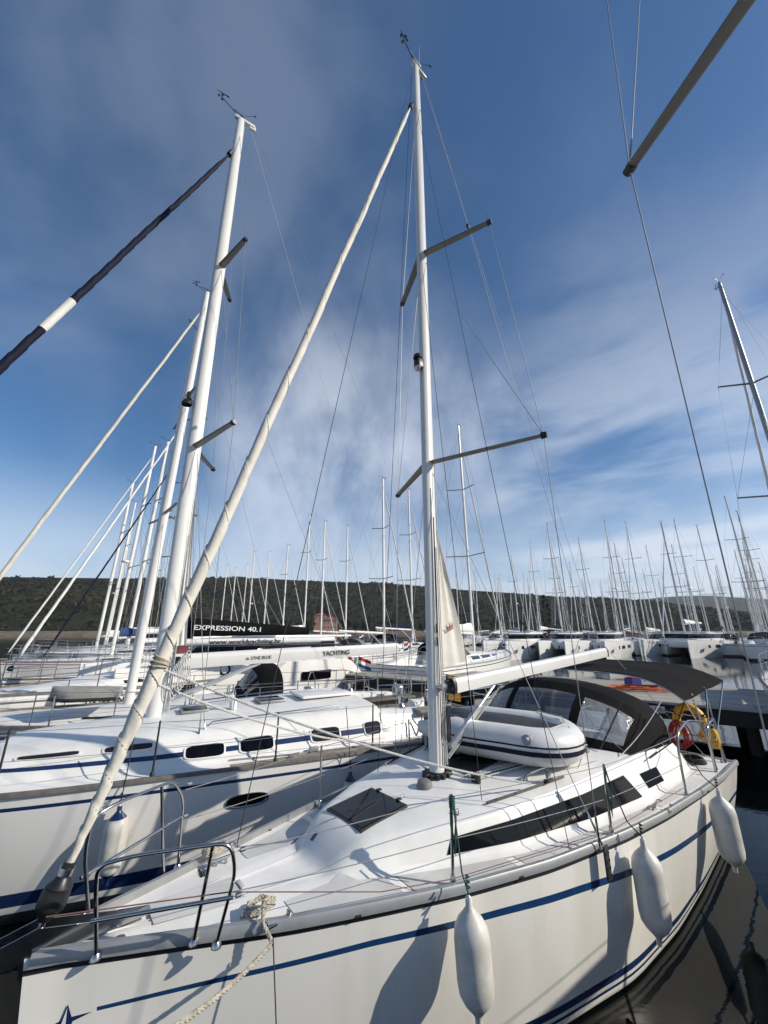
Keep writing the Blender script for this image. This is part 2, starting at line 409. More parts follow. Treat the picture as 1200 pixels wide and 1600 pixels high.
def furled_sail(foot, head, r0, r1, parent, m, wraps=26, name='furled_headsail', seed=0, wob=.0, amp=.10, nn=14, low=0.0):
    mb = MB(); A = Vector(foot); B = Vector(head); N = max(60, wraps * 12) if not low else 620; d = (B - A); L = d.length; d.normalize(); a = d.orthogonal().normalized(); b = d.cross(a); rows = []
    rnd = random.Random(seed); ph0 = rnd.random() * 6
    for i in range(N + 1):
        t = i / N; r = r0 + (r1 - r0) * t
        r *= min(1, .42 + t * 9) * min(1, .35 + (1 - t) * 14)
        c = A.lerp(B, t) + Vector((0, 0, -.0)) + a * (.004 * sin(t * 23 + ph0)) + b * (.004 * sin(t * 31 + 1))
        row = []
        for j in range(nn):
            th = 2 * pi * j / nn; s_ = ((th / (2 * pi) + wraps * (t + low * (1 - exp(-t * 9)))) % 1.0)
            rr = r * (1 + amp * (s_ - .5) * 1.5 * (1 + (1.6 if low else 0) * exp(-t * 7)) + .012 * sin(3 * th + t * 70) + .02 * sin(t * 41 + ph0)); row.append(c + (a * cos(th) + b * sin(th)) * rr)
        rows.append(row)
    mb.grid(rows, close=True); mb.ngon(rows[0][::-1]); mb.ngon(rows[-1])
    o = mb.build(name, m, parent, 75)
    if low:                                             # the sheet's spiral turns and leech edge drawn tight round the roll
        h = MB(); pts = []
        for i in range(1400):
            t = i / 1400 * .93 + .012; r = (r0 + (r1 - r0) * t) * min(1, .42 + t * 9) * 1.03; th = -2 * pi * wraps * (t + low * (1 - exp(-t * 9))); pts.append(A.lerp(B, t) + (a * cos(th) + b * sin(th)) * r)
        h.tube(pts, [.0042 if i < 500 else .0024 for i in range(1400)], 4); h.build('leech_edge', mat('sail_edge', (.30, .28, .24), .8), o)
    return o
def wires(parent, segs, name='shroud', m=None, r=.0035, one=False):
    """each wire its own part"""
    out = []
    for s_ in segs:
        a, b = s_[0], s_[1]; rr = s_[2] if len(s_) > 2 else r
        mb = MB(); mb.tube([a, Vector(a).lerp(Vector(b), .5), b], rr, 6); out.append(mb.build(name, m or WIRE, parent))
    return out
def lines_one(parent, segs, name, m, r=.004, n=5):
    mb = MB()
    for s_ in segs:
        pts = s_[0]; mb.tube(pts, s_[1] if len(s_) > 1 else r, n)
    return mb.build(name, m, parent)
def turnbuckle(mb, p, d, L=.16, r=.009):
    p = Vector(p); d = Vector(d).normalized(); mb.tube([p, p + d * L * .25, p + d * L * .3, p + d * L * .75, p + d * L * .8, p + d * L], [r * .6, r * .6, r, r, r * .6, r * .6], 8)
def winch(parent, x, y, z, k=1.0, cap=None):
    mb = MB(); mb.lathe([(0, 0), (.075 * k, 0), (.07 * k, .025 * k), (.05 * k, .05 * k), (.042 * k, .10 * k), (.06 * k, .15 * k), (.062 * k, .165 * k), (.02 * k, .175 * k), (0, .175 * k)], (x, y, z), n=18)
    return mb.build('winch', cap or STEEL, parent)
def cleat(parent, p, rz, k=1.0):
    mb = MB(); c, s_ = cos(rz), sin(rz); d = Vector((c, s_, 0)); P = Vector(p)
    mb.tube([P - d * .11 * k + Vector((0, 0, .052)), P - d * .05 * k + Vector((0, 0, .042)), P + d * .05 * k + Vector((0, 0, .042)), P + d * .11 * k + Vector((0, 0, .052))], [.006, .011, .011, .006], 8)
    for q in (-.04, .04): mb.tube([P + d * q * k, P + d * q * .8 * k + Vector((0, 0, .042))], .012, 8)
    return mb.build('cleat', STEEL, parent)
def fender(loc, rot, L, R, label, group, ropetop=None, tipmat=None, m=None, rope_m=None, body_z=None):
    """loc = top eye in world, hangs along local -z"""
    t = thing('fender', loc, 0, label, 'fender', group); t.rotation_euler = rot
    mb = MB(); pr = [(0.0, -.005), (.022, 0), (.024, -.05), (.045, -.075), (R * .7, -.115), (R * .93, -.16), (R, -.22), (R, -L * .5), (R, -L + .22), (R * .93, -L + .16), (R * .7, -L + .115), (.045, -L + .075), (.024, -L + .05), (.022, -L), (0, -L + .005)]
    mb.lathe(pr, n=28); mb.build('fender_body', m or FEND, t, 60)
    if tipmat:
        c = MB(); c.lathe([(r * 1.012 + .001, h) for r, h in pr[:5]], n=28); c.build('coloured_end', tipmat, t)
        c = MB(); c.lathe([(r * 1.012 + .001, h) for r, h in pr[-5:]], n=28); c.build('coloured_end', tipmat, t)
    e = MB()
    for z in (-.012, -L + .02):
        e.tube([Vector((.0, .012 * cos(a), z + .016 * sin(a))) * 1.0 for a in [2 * pi * k / 10 for k in range(10)]], .011, 6, closed=True)
    e.build('eyelet', m or FEND, t)
    if ropetop is not None:
        inv = (Matrix.Translation(Vector(loc)) @ t.rotation_euler.to_matrix().to_4x4()).inverted()
        r_ = MB(); r_.tube([inv @ Vector(q) for q in ropetop] + [Vector((0, 0, -.0))], .006, 6)
        k = inv @ Vector(ropetop[-1]); 
        for q in range(3): r_.tube([Vector((.012, 0, .05 + q * .03)), Vector((-.008, .012, .055 + q * .03)), Vector((-.008, -.012, .06 + q * .03))], .008, 5, closed=True)
        r_.build('fender_rope', rope_m or ROPED, t)
    return t
def L2W(org, psi, p): 
    c, s_ = cos(psi), sin(psi); return Vector((org[0] + p[0] * c - p[1] * s_, org[1] + p[0] * s_ + p[1] * c, p[2]))
def wind_gear(parent, top, k=1.0):
    T = Vector(top); mb = MB()
    mb.tube([T + Vector((.02, 0, 0)), T + Vector((.42, .06, .16)) * k], .009, 6); mb.tube([T + Vector((.42, .06, .16)) * k, T + Vector((.42, .06, .28)) * k], .007, 5)
    for a in (0, 2.1, 4.2): mb.lathe([(0, -.03), (.03, 0), (0, .03)], T + Vector((.42 + .05 * cos(a), .06 + .05 * sin(a), .17)) * k if False else T + Vector((.42 * k + .055 * cos(a), .06 * k + .055 * sin(a), .16 * k)), n=6)
    mb.tube([T + Vector((.52, .06, .28)) * k, T + Vector((.28, .06, .28)) * k], [.004, .016], 6)
    mb.tube([T + Vector((-.05, 0, 0)), T + Vector((-.05, 0, .12))], .008, 6); mb.tube([T + Vector((-.32, -.12, .14)), T + Vector((-.05, 0, .12)), T + Vector((-.30, .14, .14))], .005, 5)
    mb.tube([T + Vector((-.05, 0, .12)), T + Vector((.2, .02, .13))], [.004, .012], 5)
    for q in (-.12, .14): mb.box(T + Vector((-.31, q, .145)), (.05, .02, .03))
    mb.lathe([(.0, 0), (.035, .0), (.04, .05), (.03, .09), (0, .1)], T + Vector((.0, 0, .0)), n=10)
    mb.build('wind_sensor', BLACK, parent)
# ------------------------------------------------------------------ the setting
def build_setting():
    # water: one sheet to the horizon
    m = bpy.data.materials.new('harbour_water'); m.use_nodes = True; t = NT(m.node_tree)
    tc = t.n('ShaderNodeTexCoord').outputs['Object']
    n1 = t.noise(tc, .9, 3, .5, .3); n2 = t.noise(t.n('ShaderNodeMapping', {0: tc, 2: (0, 0, .6), 3: (1, 2.2, 1)}).outputs[0], 3.2, 3, .5, .2)
    h = t.math('ADD', n1, t.math('MULTIPLY', n2, .25))
    bp = t.n('ShaderNodeBump', {'Strength': .22, 'Distance': .03, 'Height': h}).outputs[0]
    b = t.n('ShaderNodeBsdfPrincipled', {'Base Color': (.0015, .003, .003, 1), 'Roughness': .025, 'IOR': 1.33, 'Specular IOR Level': .3, 'Normal': bp})
    t.n('ShaderNodeOutputMaterial', {0: b.outputs[0]})
    mb = MB(); mb.add([(-4000, -4000, 0), (4000, -4000, 0), (4000, 4000, 0), (-4000, 4000, 0)], [(0, 1, 2, 3)])
    o = mb.build('water', m, None, 0); tag(o, kind='structure')
    mb = MB(); mb.add([(-4500, -4500, -6), (4500, -4500, -6), (4500, 4500, -6), (-4500, 4500, -6)], [(0, 1, 2, 3)])
    tag(mb.build('sea_bed', mat('sea_bed', (.02, .025, .02), .9), None, 0), kind='structure')
    # hills: sheets of terrain whose crest follows the ridge line seen above the harbour
    def ridge(tab, az):
        return interp(tab, az)
    def hill(name, D0, D1, prof, hbase, m, na, nr, seed, az0=-62, az1=62, rough=2.5, back=1.5):
        mb = MB(); rows = []
        for i in range(nr + 1):
            t_ = i / nr; row = []
            for j in range(na + 1):
                az = radians(az0 + (az1 - az0) * j / na); px = 600 + CAM_F * math.tan(az) / cos(CAM_T)
                py = interp(prof, px); 
                rr = ray(px, py); el = rr.z / sqrt(rr.x ** 2 + rr.y ** 2)
                H = CAM_H + el * D1
                if t_ <= .85:
                    q = t_ / .85; d = D0 + (D1 - D0) * q; z = hbase + (H - hbase) * (q ** .8)
                else:
                    q = (t_ - .85) / .15; d = D1 + (D1 * .25) * q; z = H - (H * .8) * q * q
                fr = min(1, t_ * 6) * (1 if t_ < .85 else 1)
                nz = (math.sin(j * .35 + seed) * math.sin(i * .5 + seed * 2) + .6 * math.sin(j * .13 + i * .21 + seed))
                k = 0.0 if abs(t_ - .85) < .02 else 1.0
                z += rough * nz * fr * k
                row.append((d * sin(az), d * cos(az), z))
            rows.append(row)
        mb.grid(rows, flip=True)
        return mb.build(name, m, None, 180)
    def veg(name, a, b_, c, s1, s2, bumpd):
        m = bpy.data.materials.new(name); m.use_nodes = True; t = NT(m.node_tree); tc = t.n('ShaderNodeTexCoord').outputs['Object']
        v1 = t.noise(tc, s1, 6, .7); v2 = t.noise(tc, s2, 4, .6)
        col = t.mix(t.ramp(v1, .35, .65), a + (1,), b_ + (1,)); col = t.mix(t.ramp(v2, .60, .72), col, c + (1,))
        bp = t.n('ShaderNodeBump', {'Strength': 1.0, 'Distance': bumpd, 'Height': v1}).outputs[0]
        b = t.n('ShaderNodeBsdfPrincipled', {'Base Color': col, 'Roughness': .95, 'Specular IOR Level': .1, 'Normal': bp})
        t.n('ShaderNodeOutputMaterial', {0: b.outputs[0]}); return m
    HM = veg('scrub_hillside', (.018, .021, .011), (.036, .036, .020), (.09, .075, .05), .08, .02, 6)
    near = [(-3000, 902), (0, 900), (200, 903), (400, 903), (450, 906), (600, 912), (700, 920), (800, 926), (900, 934), (1000, 938), (1080, 946), (1200, 958), (1500, 968), (3000, 975)]
    near = near[::-1]
    h1 = hill('near_hill', 330, 620, near, 1.5, HM, 220, 26, 1.3); tag(h1, kind='structure')
    far = [(-3000, 970), (600, 965), (900, 955), (1000, 939), (1060, 931), (1110, 929), (1200, 934), (1400, 945), (3000, 965)][::-1]
    h2 = hill('far_hill', 1500, 2300, far, 1, veg('far_forest', (.030, .036, .028), (.05, .055, .04), (.08, .08, .06), .02, .006, 10), 120, 14, 4.1, -5, 68, 5); tag(h2, kind='structure')
    # rocky shore strip below the near hill
    mb = MB(); rows = []
    for k, (d, z) in enumerate(((285, -1.0), (300, 1.2), (331, 2.4))):
        rows.append([((d + 6 * sin(j * 1.7)) * sin(radians(-64 + j * 1.1)), (d + 6 * sin(j * 1.7)) * cos(radians(-64 + j * 1.1)), z + (.5 * sin(j * 2.3) if k == 1 else 0)) for j in range(116)])
    mb.grid(rows, flip=True); tag(mb.build('shore', mat('shore_rock', (.19, .15, .10), .9, var=.5, vscale=.15, bump=.6, bscale=1.5, bdist=.5), None, 180), kind='structure')
    mb = MB(); rows = [[((d) * sin(radians(-64 + j * 1.1)), d * cos(radians(-64 + j * 1.1)), z) for j in range(116)] for d, z in ((326, 1.6), (338, 1.9))]
    # scrub: one mass of leafy clumps over the slope
    mb = MB(); rnd = random.Random(5); me = h1.data; V = [v.co for v in me.vertices]; na = 221
    def clump(c, r, n):
        ch = rnd.choice((0, 0, 1, 1, 2)) if sin(c.x * .021) + sin(c.z * .15 + c.x * .013) < .9 else 2
        for _ in range(n):
            d = Vector((rnd.gauss(0, 1), rnd.gauss(0, 1), abs(rnd.gauss(0, .8)))).normalized(); p = c + Vector((d.x * r, d.y * r, d.z * r * .8)) * rnd.uniform(.5, 1)
            a = Vector((rnd.gauss(0, 1), rnd.gauss(0, 1), rnd.gauss(0, 1))).normalized(); b = a.orthogonal().normalized(); s_ = r * rnd.uniform(.3, .6)
            mb.add([p - a * s_, p + b * s_ * .7, p + a * s_, p - b * s_ * .7 + d * s_ * .3], [(0, 1, 2, 3)], ch if rnd.random() < .7 else rnd.choice((0, 1, 2)))
    for _ in range(6500):
        i = rnd.random() ** .8 * 21.5; j = rnd.uniform(25, 195)
        i0 = int(i); j0 = int(j); a = V[i0 * na + j0].lerp(V[i0 * na + j0 + 1], j - j0); b = V[(i0 + 1) * na + j0].lerp(V[(i0 + 1) * na + j0 + 1], j - j0); c = a.lerp(b, i - i0)
        clump(c, rnd.uniform(1.2, 3.2) * (1.3 if rnd.random() < .1 else 1), 9)
    o = mb.build('hillside_scrub', [mat('scrub_dark', (.012, .016, .008), .95, spec=.1), mat('scrub_mid', (.024, .027, .013), .95, spec=.1), mat('scrub_dry', (.045, .040, .024), .95, spec=.1)], None, 0)
    tag(o, kind='stuff', label='dark green and brown scrub covering the hillside', cat='scrub')

PIER_A = Vector((at_z(664, 1064, 1.1).x, at_z(664, 1064, 1.1).y, 0)); PIER_B = Vector((at_z(1200, 1111, 1.1).x, at_z(1200, 1111, 1.1).y, 0))
PD = (PIER_B - PIER_A).normalized(); PN = Vector((-PD.y, PD.x, 0));
if PN.y < 0: PN = -PN
PIER_ANG = atan2(PD.y, PD.x)
def pier_pt(s_, n, z=0): return PIER_A + PD * s_ + PN * n + Vector((0, 0, z))
def build_pier():
    t = thing('wooden_pier', PIER_A, PIER_ANG, 'long wooden topped pier crossing behind the sterns of the near yachts', 'pier')
    L0, L1, Wd = -32, 45, 4.6
    mb = MB(); mb.box(((L0 + L1) / 2, Wd / 2, 1.07), (L1 - L0, Wd - .02, .06)); mb.build('deck_boards', PLANK, t)
    mb = MB(); mb.box(((L0 + L1) / 2, .06, .86), (L1 - L0, .14, .36)); mb.box(((L0 + L1) / 2, Wd - .06, .86), (L1 - L0, .14, .36))
    mb.box(((L0 + L1) / 2, Wd / 2, .95), (L1 - L0, Wd - .4, .12)); mb.build('edge_beam', PDARK, t)
    mb = MB(); x = L0 + 1
    while x < L1:
        for y in (.5, Wd - .5): mb.lathe([(.14, -3), (.14, .88)], (x, y, 0), n=12)
        x += 3.1
    mb.build('piling', PDARK, t).__setitem__('kind', 'stuff')
    # berth number plates on the near beam
    x = (at_z(1030, 1098, .92) - PIER_A).dot(PD)
    mb = MB(); mb.box((x, -.025, .90), (.34, .02, .17), bev=.004); pl = mb.build('number_plate', mat('plate_white', (.62, .62, .6), .5), t)
    text_mesh('1135', .12, 'plate_digits', INK, pl, frameM((x - .13, -.038, .855), (1, 0, 0), (0, 0, 1)), .001, .003)
    for x in (6, 9.5, 13, 17, -4, -8):
        mb = MB(); mb.tube([(x - .12, .25, 1.16), (x + .12, .25, 1.16)], .025, 8); mb.tube([(x - .05, .25, 1.1), (x - .05, .25, 1.16)], .02, 8); mb.tube([(x + .05, .25, 1.1), (x + .05, .25, 1.16)], .02, 8); mb.build('mooring_cleat', ALU, t)
    # fender planks / rails hanging by the berth
    def pedestal(s_, n, label, h=1.15):
        q = thing('service_pedestal', pier_pt(s_, n, 1.1), PIER_ANG, label, 'pedestal', 'service pedestals on the pier')
        mb = MB(); mb.box((0, 0, h / 2), (.26, .2, h), bev=.03); mb.build('pedestal_body', mat('pedestal_white', (.6, .6, .58), .4), q)
        mb = MB(); mb.box((0, 0, h + .05), (.30, .24, .09), bev=.03); mb.build('lamp_cap', BLACK, q)
        mb = MB(); mb.box((0, -.105, h * .7), (.17, .015, .26), bev=.004); mb.build('socket_panel', BLUE, q)
    pedestal(-10.5, 3.9, 'pale service pedestal on the far edge of the pier, left of the central mast')
    pedestal(20, .6, 'pale service pedestal near the right end of the pier')
    # coiled orange hose and blue basket on the pier
    c = at_z(1000, 1078, 1.11)
    mb = MB(); rnd = random.Random(2); pts = []
    for k in range(150):
        a = k * .33; r = .35 + .22 * sin(k * .11) ; pts.append((r * cos(a) * 1.9, r * sin(a), .02 + .0006 * k + .01 * sin(k)))
    mb.tube(pts, .014, 5); o = mb.build('hose', mat('orange_hose', (.5, .10, .03), .5), None, loc=c); tag(o, 'tangled orange hose lying on the pier boards behind the sprayhood', 'hose')
    c = at_z(990, 1072, 1.1); b = thing('crate', c, .3, 'small blue open crate on the pier beside the orange hose', 'crate')
    mb = MB(); w, d, h = .42, .3, .24
    for (cx, cy, sx, sy) in ((0, d / 2, w, .02), (0, -d / 2, w, .02), (w / 2, 0, .02, d), (-w / 2, 0, .02, d)): mb.box((cx, cy, h / 2 + .01), (sx, sy, h))
    mb.box((0, 0, .012), (w, d, .02)); mb.build('crate_shell', mat('blue_plastic', (.02, .05, .25), .4), b)
    mb = MB(); mb.box((0, 0, h + .03), (w * .8, d * .8, .04), bev=.01); mb.build('red_lining', REDM, b)
# ------------------------------------------------------------------ the large white yacht in the foreground
PSI = radians(219.9)
mo = ray(683, 1210); mo = mo / mo.y * 4.857; MO = Vector((mo.x, mo.y, 0))
MAIN = dict(bow=3.33, stern=-5.0, stem=.15, bulge=.02, anti=3, cam=.06, bul=.035, cock=-2.95, counter=.0,
  b=[(3.33, .035), (3.2, .10), (3.0, .19), (2.55, .37), (2.03, .585), (1.41, .81), (.85, 1.00), (0, 1.24), (-1.05, 1.45), (-1.9, 1.56), (-3.07, 1.65), (-4.0, 1.67), (-5.0, 1.64)],
  zs=[(3.33, 1.29), (3, 1.27), (2, 1.20), (.8, 1.15), (0, 1.13), (-1, 1.12), (-3, 1.10), (-5, 1.04)],
  wl=[(3.33, .012), (3.0, .07), (2.5, .19), (1.4, .60), (.6, .92), (0, 1.12), (-1, 1.36), (-2, 1.43), (-3, 1.42), (-4, 1.38), (-5, 1.32)],
  yb=[(3.3, .0), (2.5, .1), (1.62, .26), (1.5, .33), (1.3, .43), (1.15, .50), (.65, .71), (0, .95), (-1, 1.17), (-2, 1.30), (-3, 1.315), (-4, 1.30), (-5, 1.28)],
  yt=[(3.3, .0), (2.5, .06), (1.62, .18), (1.5, .24), (1.3, .35), (1.15, .42), (.65, .66), (0, .85), (-1, 1.06), (-2, 1.17), (-3, 1.20), (-4, 1.20), (-5, 1.19)],
  zr=[(3.3, 1.25), (2.6, 1.212), (1.66, 1.155), (1.56, 1.165), (1.44, 1.27), (1.28, 1.36), (1.1, 1.385), (.7, 1.415), (0, 1.465), (-1, 1.52), (-2, 1.56), (-2.95, 1.57), (-5, 1.0)],
  zc=[(-2.9, 1.44), (-3.7, 1.43), (-3.95, 1.20), (-4.15, 1.03), (-5, 1.02)])
def lerp_t(*t): return lambda x: interp(list(t), x)
def build_main():
    sp = MAIN; o3 = (MO.x, MO.y)
    Y = thing('sailing_yacht', (MO.x, MO.y, 0), PSI, 'large white yacht in the foreground with blue hull stripe and dinghy on top', 'yacht')
    Lw = lambda p: L2W(o3, PSI, p)
    sc = [(3, .985), (1.5, .965), (.5, .915), (-.3, .865), (-1.5, .775), (-2.5, .71), (-3.5, .66), (-5, .60)]
    wd = [(3, .009), (2.5, .012), (1.5, .018), (0, .026), (-3, .030)]
    bands = [(lambda x: sm(sp['zs'], x) - .052, lambda x: sm(sp['zs'], x) - .078, 4, None),
             (lambda x: interp(sc, x) + interp(wd, x), lambda x: interp(sc, x) - interp(wd, x), 1, 2.99),
             (lambda x: .165, lambda x: .112, 2, None), (lambda x: .085, lambda x: .064, 2, None), (lambda x: .022, lambda x: -.02, 3, None)]
    hull = make_hull(sp, Y, bands, [GEL2, BLUE, NAVY, ANTI, RUB], ns=90)
    # bow star emblem: dark half points and pale half points, set 2 mm proud of the hull
    def hp(x, z, off=.003):
        y = hull_y(sp, x, z); xx = hull_x(sp, x, z); y2 = hull_y(sp, x - .02, z); xx2 = hull_x(sp, x - .02, z); t = Vector((xx2 - xx, y2 - y, 0)).normalized(); n = Vector((-t.y, t.x, 0)); n = n if n.y > 0 else -n
        return Vector((xx, y, z)) + n * off
    em = MB(); cx, cz = 3.12, .96
    tipsU, tipsD, L_, R_ = (cx, cz + .080), (cx + .0, cz - .080), (cx + .12, cz - .012), (cx - .115, cz + .02)
    def lens(a, b, w, mi, off):                            # slender rhombus from a to b
        for seg in range(8):
            t0, t1 = seg / 8, (seg + 1) / 8; q = lambda t: (a[0] + (b[0] - a[0]) * t, a[1] + (b[1] - a[1]) * t); ww = lambda t: w * (1 - abs(2 * t - 1)); dx, dz = b[0] - a[0], b[1] - a[1]; L = sqrt(dx * dx + dz * dz); nx, nz = -dz / L, dx / L
            p0, p1 = q(t0), q(t1); em.add([hp(p0[0] + nx * ww(t0), p0[1] + nz * ww(t0), off), hp(p0[0] - nx * ww(t0), p0[1] - nz * ww(t0), off), hp(p1[0] - nx * ww(t1), p1[1] - nz * ww(t1), off), hp(p1[0] + nx * ww(t1), p1[1] + nz * ww(t1), off)], [(3, 2, 1, 0)], mi)
    lens(L_, R_, .014, 0, .003); lens(tipsU, tipsD, .030, 0, .005)
    em.add([hp(cx, cz + .066, .007), hp(cx + .020, cz, .007), hp(cx + .001, cz - .066, .007)], [(0, 1, 2)], 1)
    em.build('emblem', [NAVY, GEL], hull, 0)
    make_deck(sp, Y, DECK, 190)
    # toe rails (grey aluminium) with a dark seam below
    for s_ in (1, -1):
        mb = MB(); sweep_box(mb, edge_path(sp, s_, -.005, -.04, 90, 3.30, -4.98), s_, .045, .058); mb.build('toe_rail', ALU, Y, 30)
    # bow roller, chain plate and anchor well lid
    mb = MB()
    for s_ in (-1, 1): mb.add([(2.72, s_ * .045, 1.262), (3.62, s_ * .045, 1.262), (3.60, s_ * .045, 1.34), (3.3, s_ * .045, 1.40), (2.9, s_ * .045, 1.30), (2.72, s_ * .052, 1.262), (3.62, s_ * .052, 1.262), (3.60, s_ * .052, 1.34), (3.3, s_ * .052, 1.40), (2.9, s_ * .052, 1.30)], [(0, 1, 2, 3, 4), (9, 8, 7, 6, 5), (0, 5, 6, 1), (1, 6, 7, 2), (2, 7, 8, 3), (3, 8, 9, 4)])
    mb.box((3.17, 0, 1.262), (.9, .088, .008)); mb.lathe([(0, -.043), (.035, -.043), (.022, 0), (.035, .043), (0, .043)], (3.56, 0, 1.31), (0, 1, 0)); mb.build('bow_roller', STEEL, Y)
    mb = MB(); z = 1.228; P4 = [(2.72, .08), (2.15, .12), (2.15, -.12), (2.72, -.08)]
    zz = lambda x, y: roof_z(sp, x, y)
    mb.add([(x, y * 1.5, zz(x, y) + .006) for x, y in P4], [(0, 3, 2, 1)])
    mb.box((2.13, 0, zz(2.13, 0) + .012), (.03, .12, .012), bev=.003); mb.build('anchor_well_lid', NONSK, Y)
    # non-skid panels on the side decks
    for s_ in (1, -1):
        for xa, xb in ((1.95, 1.2), (1.12, .2), (.12, -.9), (-.98, -2.0), (-2.08, -3.6)):
            rows = []
            for k in range(9):
                x = xa + (xb - xa) * k / 8; P = deck_prof(sp, x); yi = (P[1][0] + .01) if x < 1.45 else .34 + .0; yo = P[0][0] - .10; r = []
                for q in range(4):
                    y = yi + (yo - yi) * q / 3; r.append((x, s_ * y, roof_z(sp, x, y) + .004))
                rows.append(r)
            if all(r[-1][1] * s_ > r[0][1] * s_ + .03 for r in rows):
                mb = MB(); mb.grid(rows, flip=s_ < 0); mb.build('nonskid_panel', NONSK, Y, 60)
    # scupper slots, hull drain and the rubbed seam round the deck moulding
    for s_ in (1, -1):
        for x in (1.6, .3, -1.2, -3.1):
            y = sm(sp['b'], x); mb = MB(); mb.box((x, s_ * (y - .005), sm(sp['zs'], x) - .034), (.07, .052, .016), bev=.004); mb.build('scupper', BLACK, Y)
        rows = []
        for k in range(41):
            x = 1.42 - 5.4 * k / 40; P = deck_prof(sp, x); r = []
            for q in (.012, .022): r.append((x, s_ * (P[1][0] + q), roof_z(sp, x, P[1][0] + q) + .003))
            rows.append(r)
        mb = MB(); mb.grid(rows, flip=s_ < 0); mb.build('deck_seam', mat('grey_sealant', (.28, .28, .27), .7), Y, 60)
        y = hull_y(sp, x, z); mb = MB(); mb.lathe([(0, .012), (.012, .012), (.022, .006), (.024, -.004)], (x, y, z), (0, 1, .1), 12); mb.build('skin_fitting', STEEL, Y)
    # fore hatch
    def deck_quad(name, pts, h, fr, m1, m2):
        mb = MB(); mb.ngon([(x, y, zz(x, y) + h) for x, y in pts]); c = [sum(p[0] for p in pts) / 4, sum(p[1] for p in pts) / 4]
        lo = [(x, y, zz(x, y) - .01) for x, y in pts]; hi = [(x, y, zz(x, y) + h) for x, y in pts]
        mb = MB(); mb.grid([lo + lo[:1], hi + hi[:1]], 0); 
        inn = [(c[0] + (x - c[0]) * fr, c[1] + (y - c[1]) * fr) for x, y in pts]; hi2 = [(x, y, zz(x, y) + h) for x, y in inn]
        mb.grid([hi + hi[:1], hi2 + hi2[:1]], 0)
        f = mb.build(name, m1, Y, 30); g = MB(); g.ngon([(x, y, zz(x, y) + h + .003) for x, y in inn][::-1]); g.ngon([(x, y, zz(x, y) + h - .004) for x, y in inn][::-1])
        o = g.build('hatch_glass', m2, f, 0); return f
    hq = [(1.235, -.27), (.70, -.27), (.70, .27), (1.235, .27)]
    f = deck_quad('fore_hatch', hq, .022, .93, BLACK, ACR)
    mb = MB(); mb.box((.98, .0, zz(.98, 0) + .027), (.42, .012, .006)); mb.build('hatch_bar', BLACK, f)
    for y in (-.15, .15): mb = MB(); mb.box((.70, y, zz(.7, y) + .028), (.05, .04, .014), bev=.004); mb.build('hatch_hinge', BLACK, f)
    f = deck_quad('midship_hatch', [(-.22, -.26), (-.75, -.26), (-.75, .26), (-.22, .26)], .024, .92, BLACK, ACR)
    # blue maker's tab on the nose of the cabin
    p = Vector((1.47, -.13, zz(1.47, .13))); p2 = Vector((1.42, -.13, zz(1.42, .13))); n_ = (p2 - p).normalized()
    mb = MB(); u = n_ * .035; v = Vector((0, .05, 0)); nn = u.cross(v).normalized(); nn = nn if nn.z > 0 else -nn; c = p.lerp(p2, .5) + nn * .004
    mb.add([c - u - v * .4, c - u + v * .4, c + u + v * .4, c + u - v * .4], [(0, 1, 2, 3), (3, 2, 1, 0)]); mb.build('maker_tab', BLUE, Y, 0)
    # long smoked cabin window and the small aft one, both sides
    for s_ in (1, -1):
        rows = []
        N = 30
        for k in range(N + 1):
            t = k / N; xb = .66 + (-2.03 - .66) * t; xt = .60 + (-1.83 - .60) * t; zb = 1.185 + (1.150 - 1.185) * t; zt = 1.285 + (1.38 - 1.285) * t ** .8; r = []
            for q in range(5):
                w = q / 4; x = xb + (xt - xb) * w; z = zb + (zt - zb) * w; z = min(z, deck_prof(sp, x)[3][1] + .004); p = side_pt(sp, x, z, .006); r.append((p.x, s_ * p.y, p.z))
            rows.append(r)
        mb = MB(); mb.grid(rows, flip=s_ > 0); mb.build('cabin_window', ACR, Y, 60)
        rows = []
        for k in range(7):
            t = k / 6; xb = -2.28 - .50 * t; xt = -2.20 - .52 * t; r = []
            for q in range(4):
                w = q / 3; x = xb + (xt - xb) * w; z = 1.175 + (1.33 - 1.175) * w - .02 * t; p = side_pt(sp, x, z, .006); r.append((p.x, s_ * p.y, p.z))
            rows.append(r)
        mb = MB(); mb.grid(rows, flip=s_ > 0); mb.build('aft_window', ACR, Y, 60)
    # mast with its gear
    mast = oval_mast((0, 0, 1.44), (-.16, -.04, 14.42), .098, .066, Y, MASTW)
    M = lambda z, dx=0, dy=0: Vector((-.16 * (z - 1.44) / 13 + dx, -.04 * (z - 1.44) / 13 + dy, z))
    mb = MB(); mb.box(tuple(M(14.44, -.08)), (.42, .07, .07), bev=.01); mb.box(tuple(M(14.50, .0)), (.2, .12, .03), bev=.008); mb.build('masthead', ALUL, mast)
    wind_gear(mast, M(14.52), 1.0)
    mb = MB(); mb.tube([M(14.5, -.1), M(15.45, -.14)], [.008, .002], 5); mb.build('antenna', MASTW, mast)
    root1 = M(5.2, -.02); root2 = M(9.07, -.02)
    tips = {(1, 1): Vector((-.43, 1.48, 5.15)), (1, -1): Vector((-.50, -1.14, 5.14)), (2, 1): Vector((-.45, 1.08, 8.98)), (2, -1): Vector((-.42, -.86, 8.90))}
    for (lv, s_), tp in tips.items():
        r = (root1 if lv == 1 else root2) + Vector((0, s_ * .06, 0)); spreader(r, tp, .125, .035, mast, ALU)
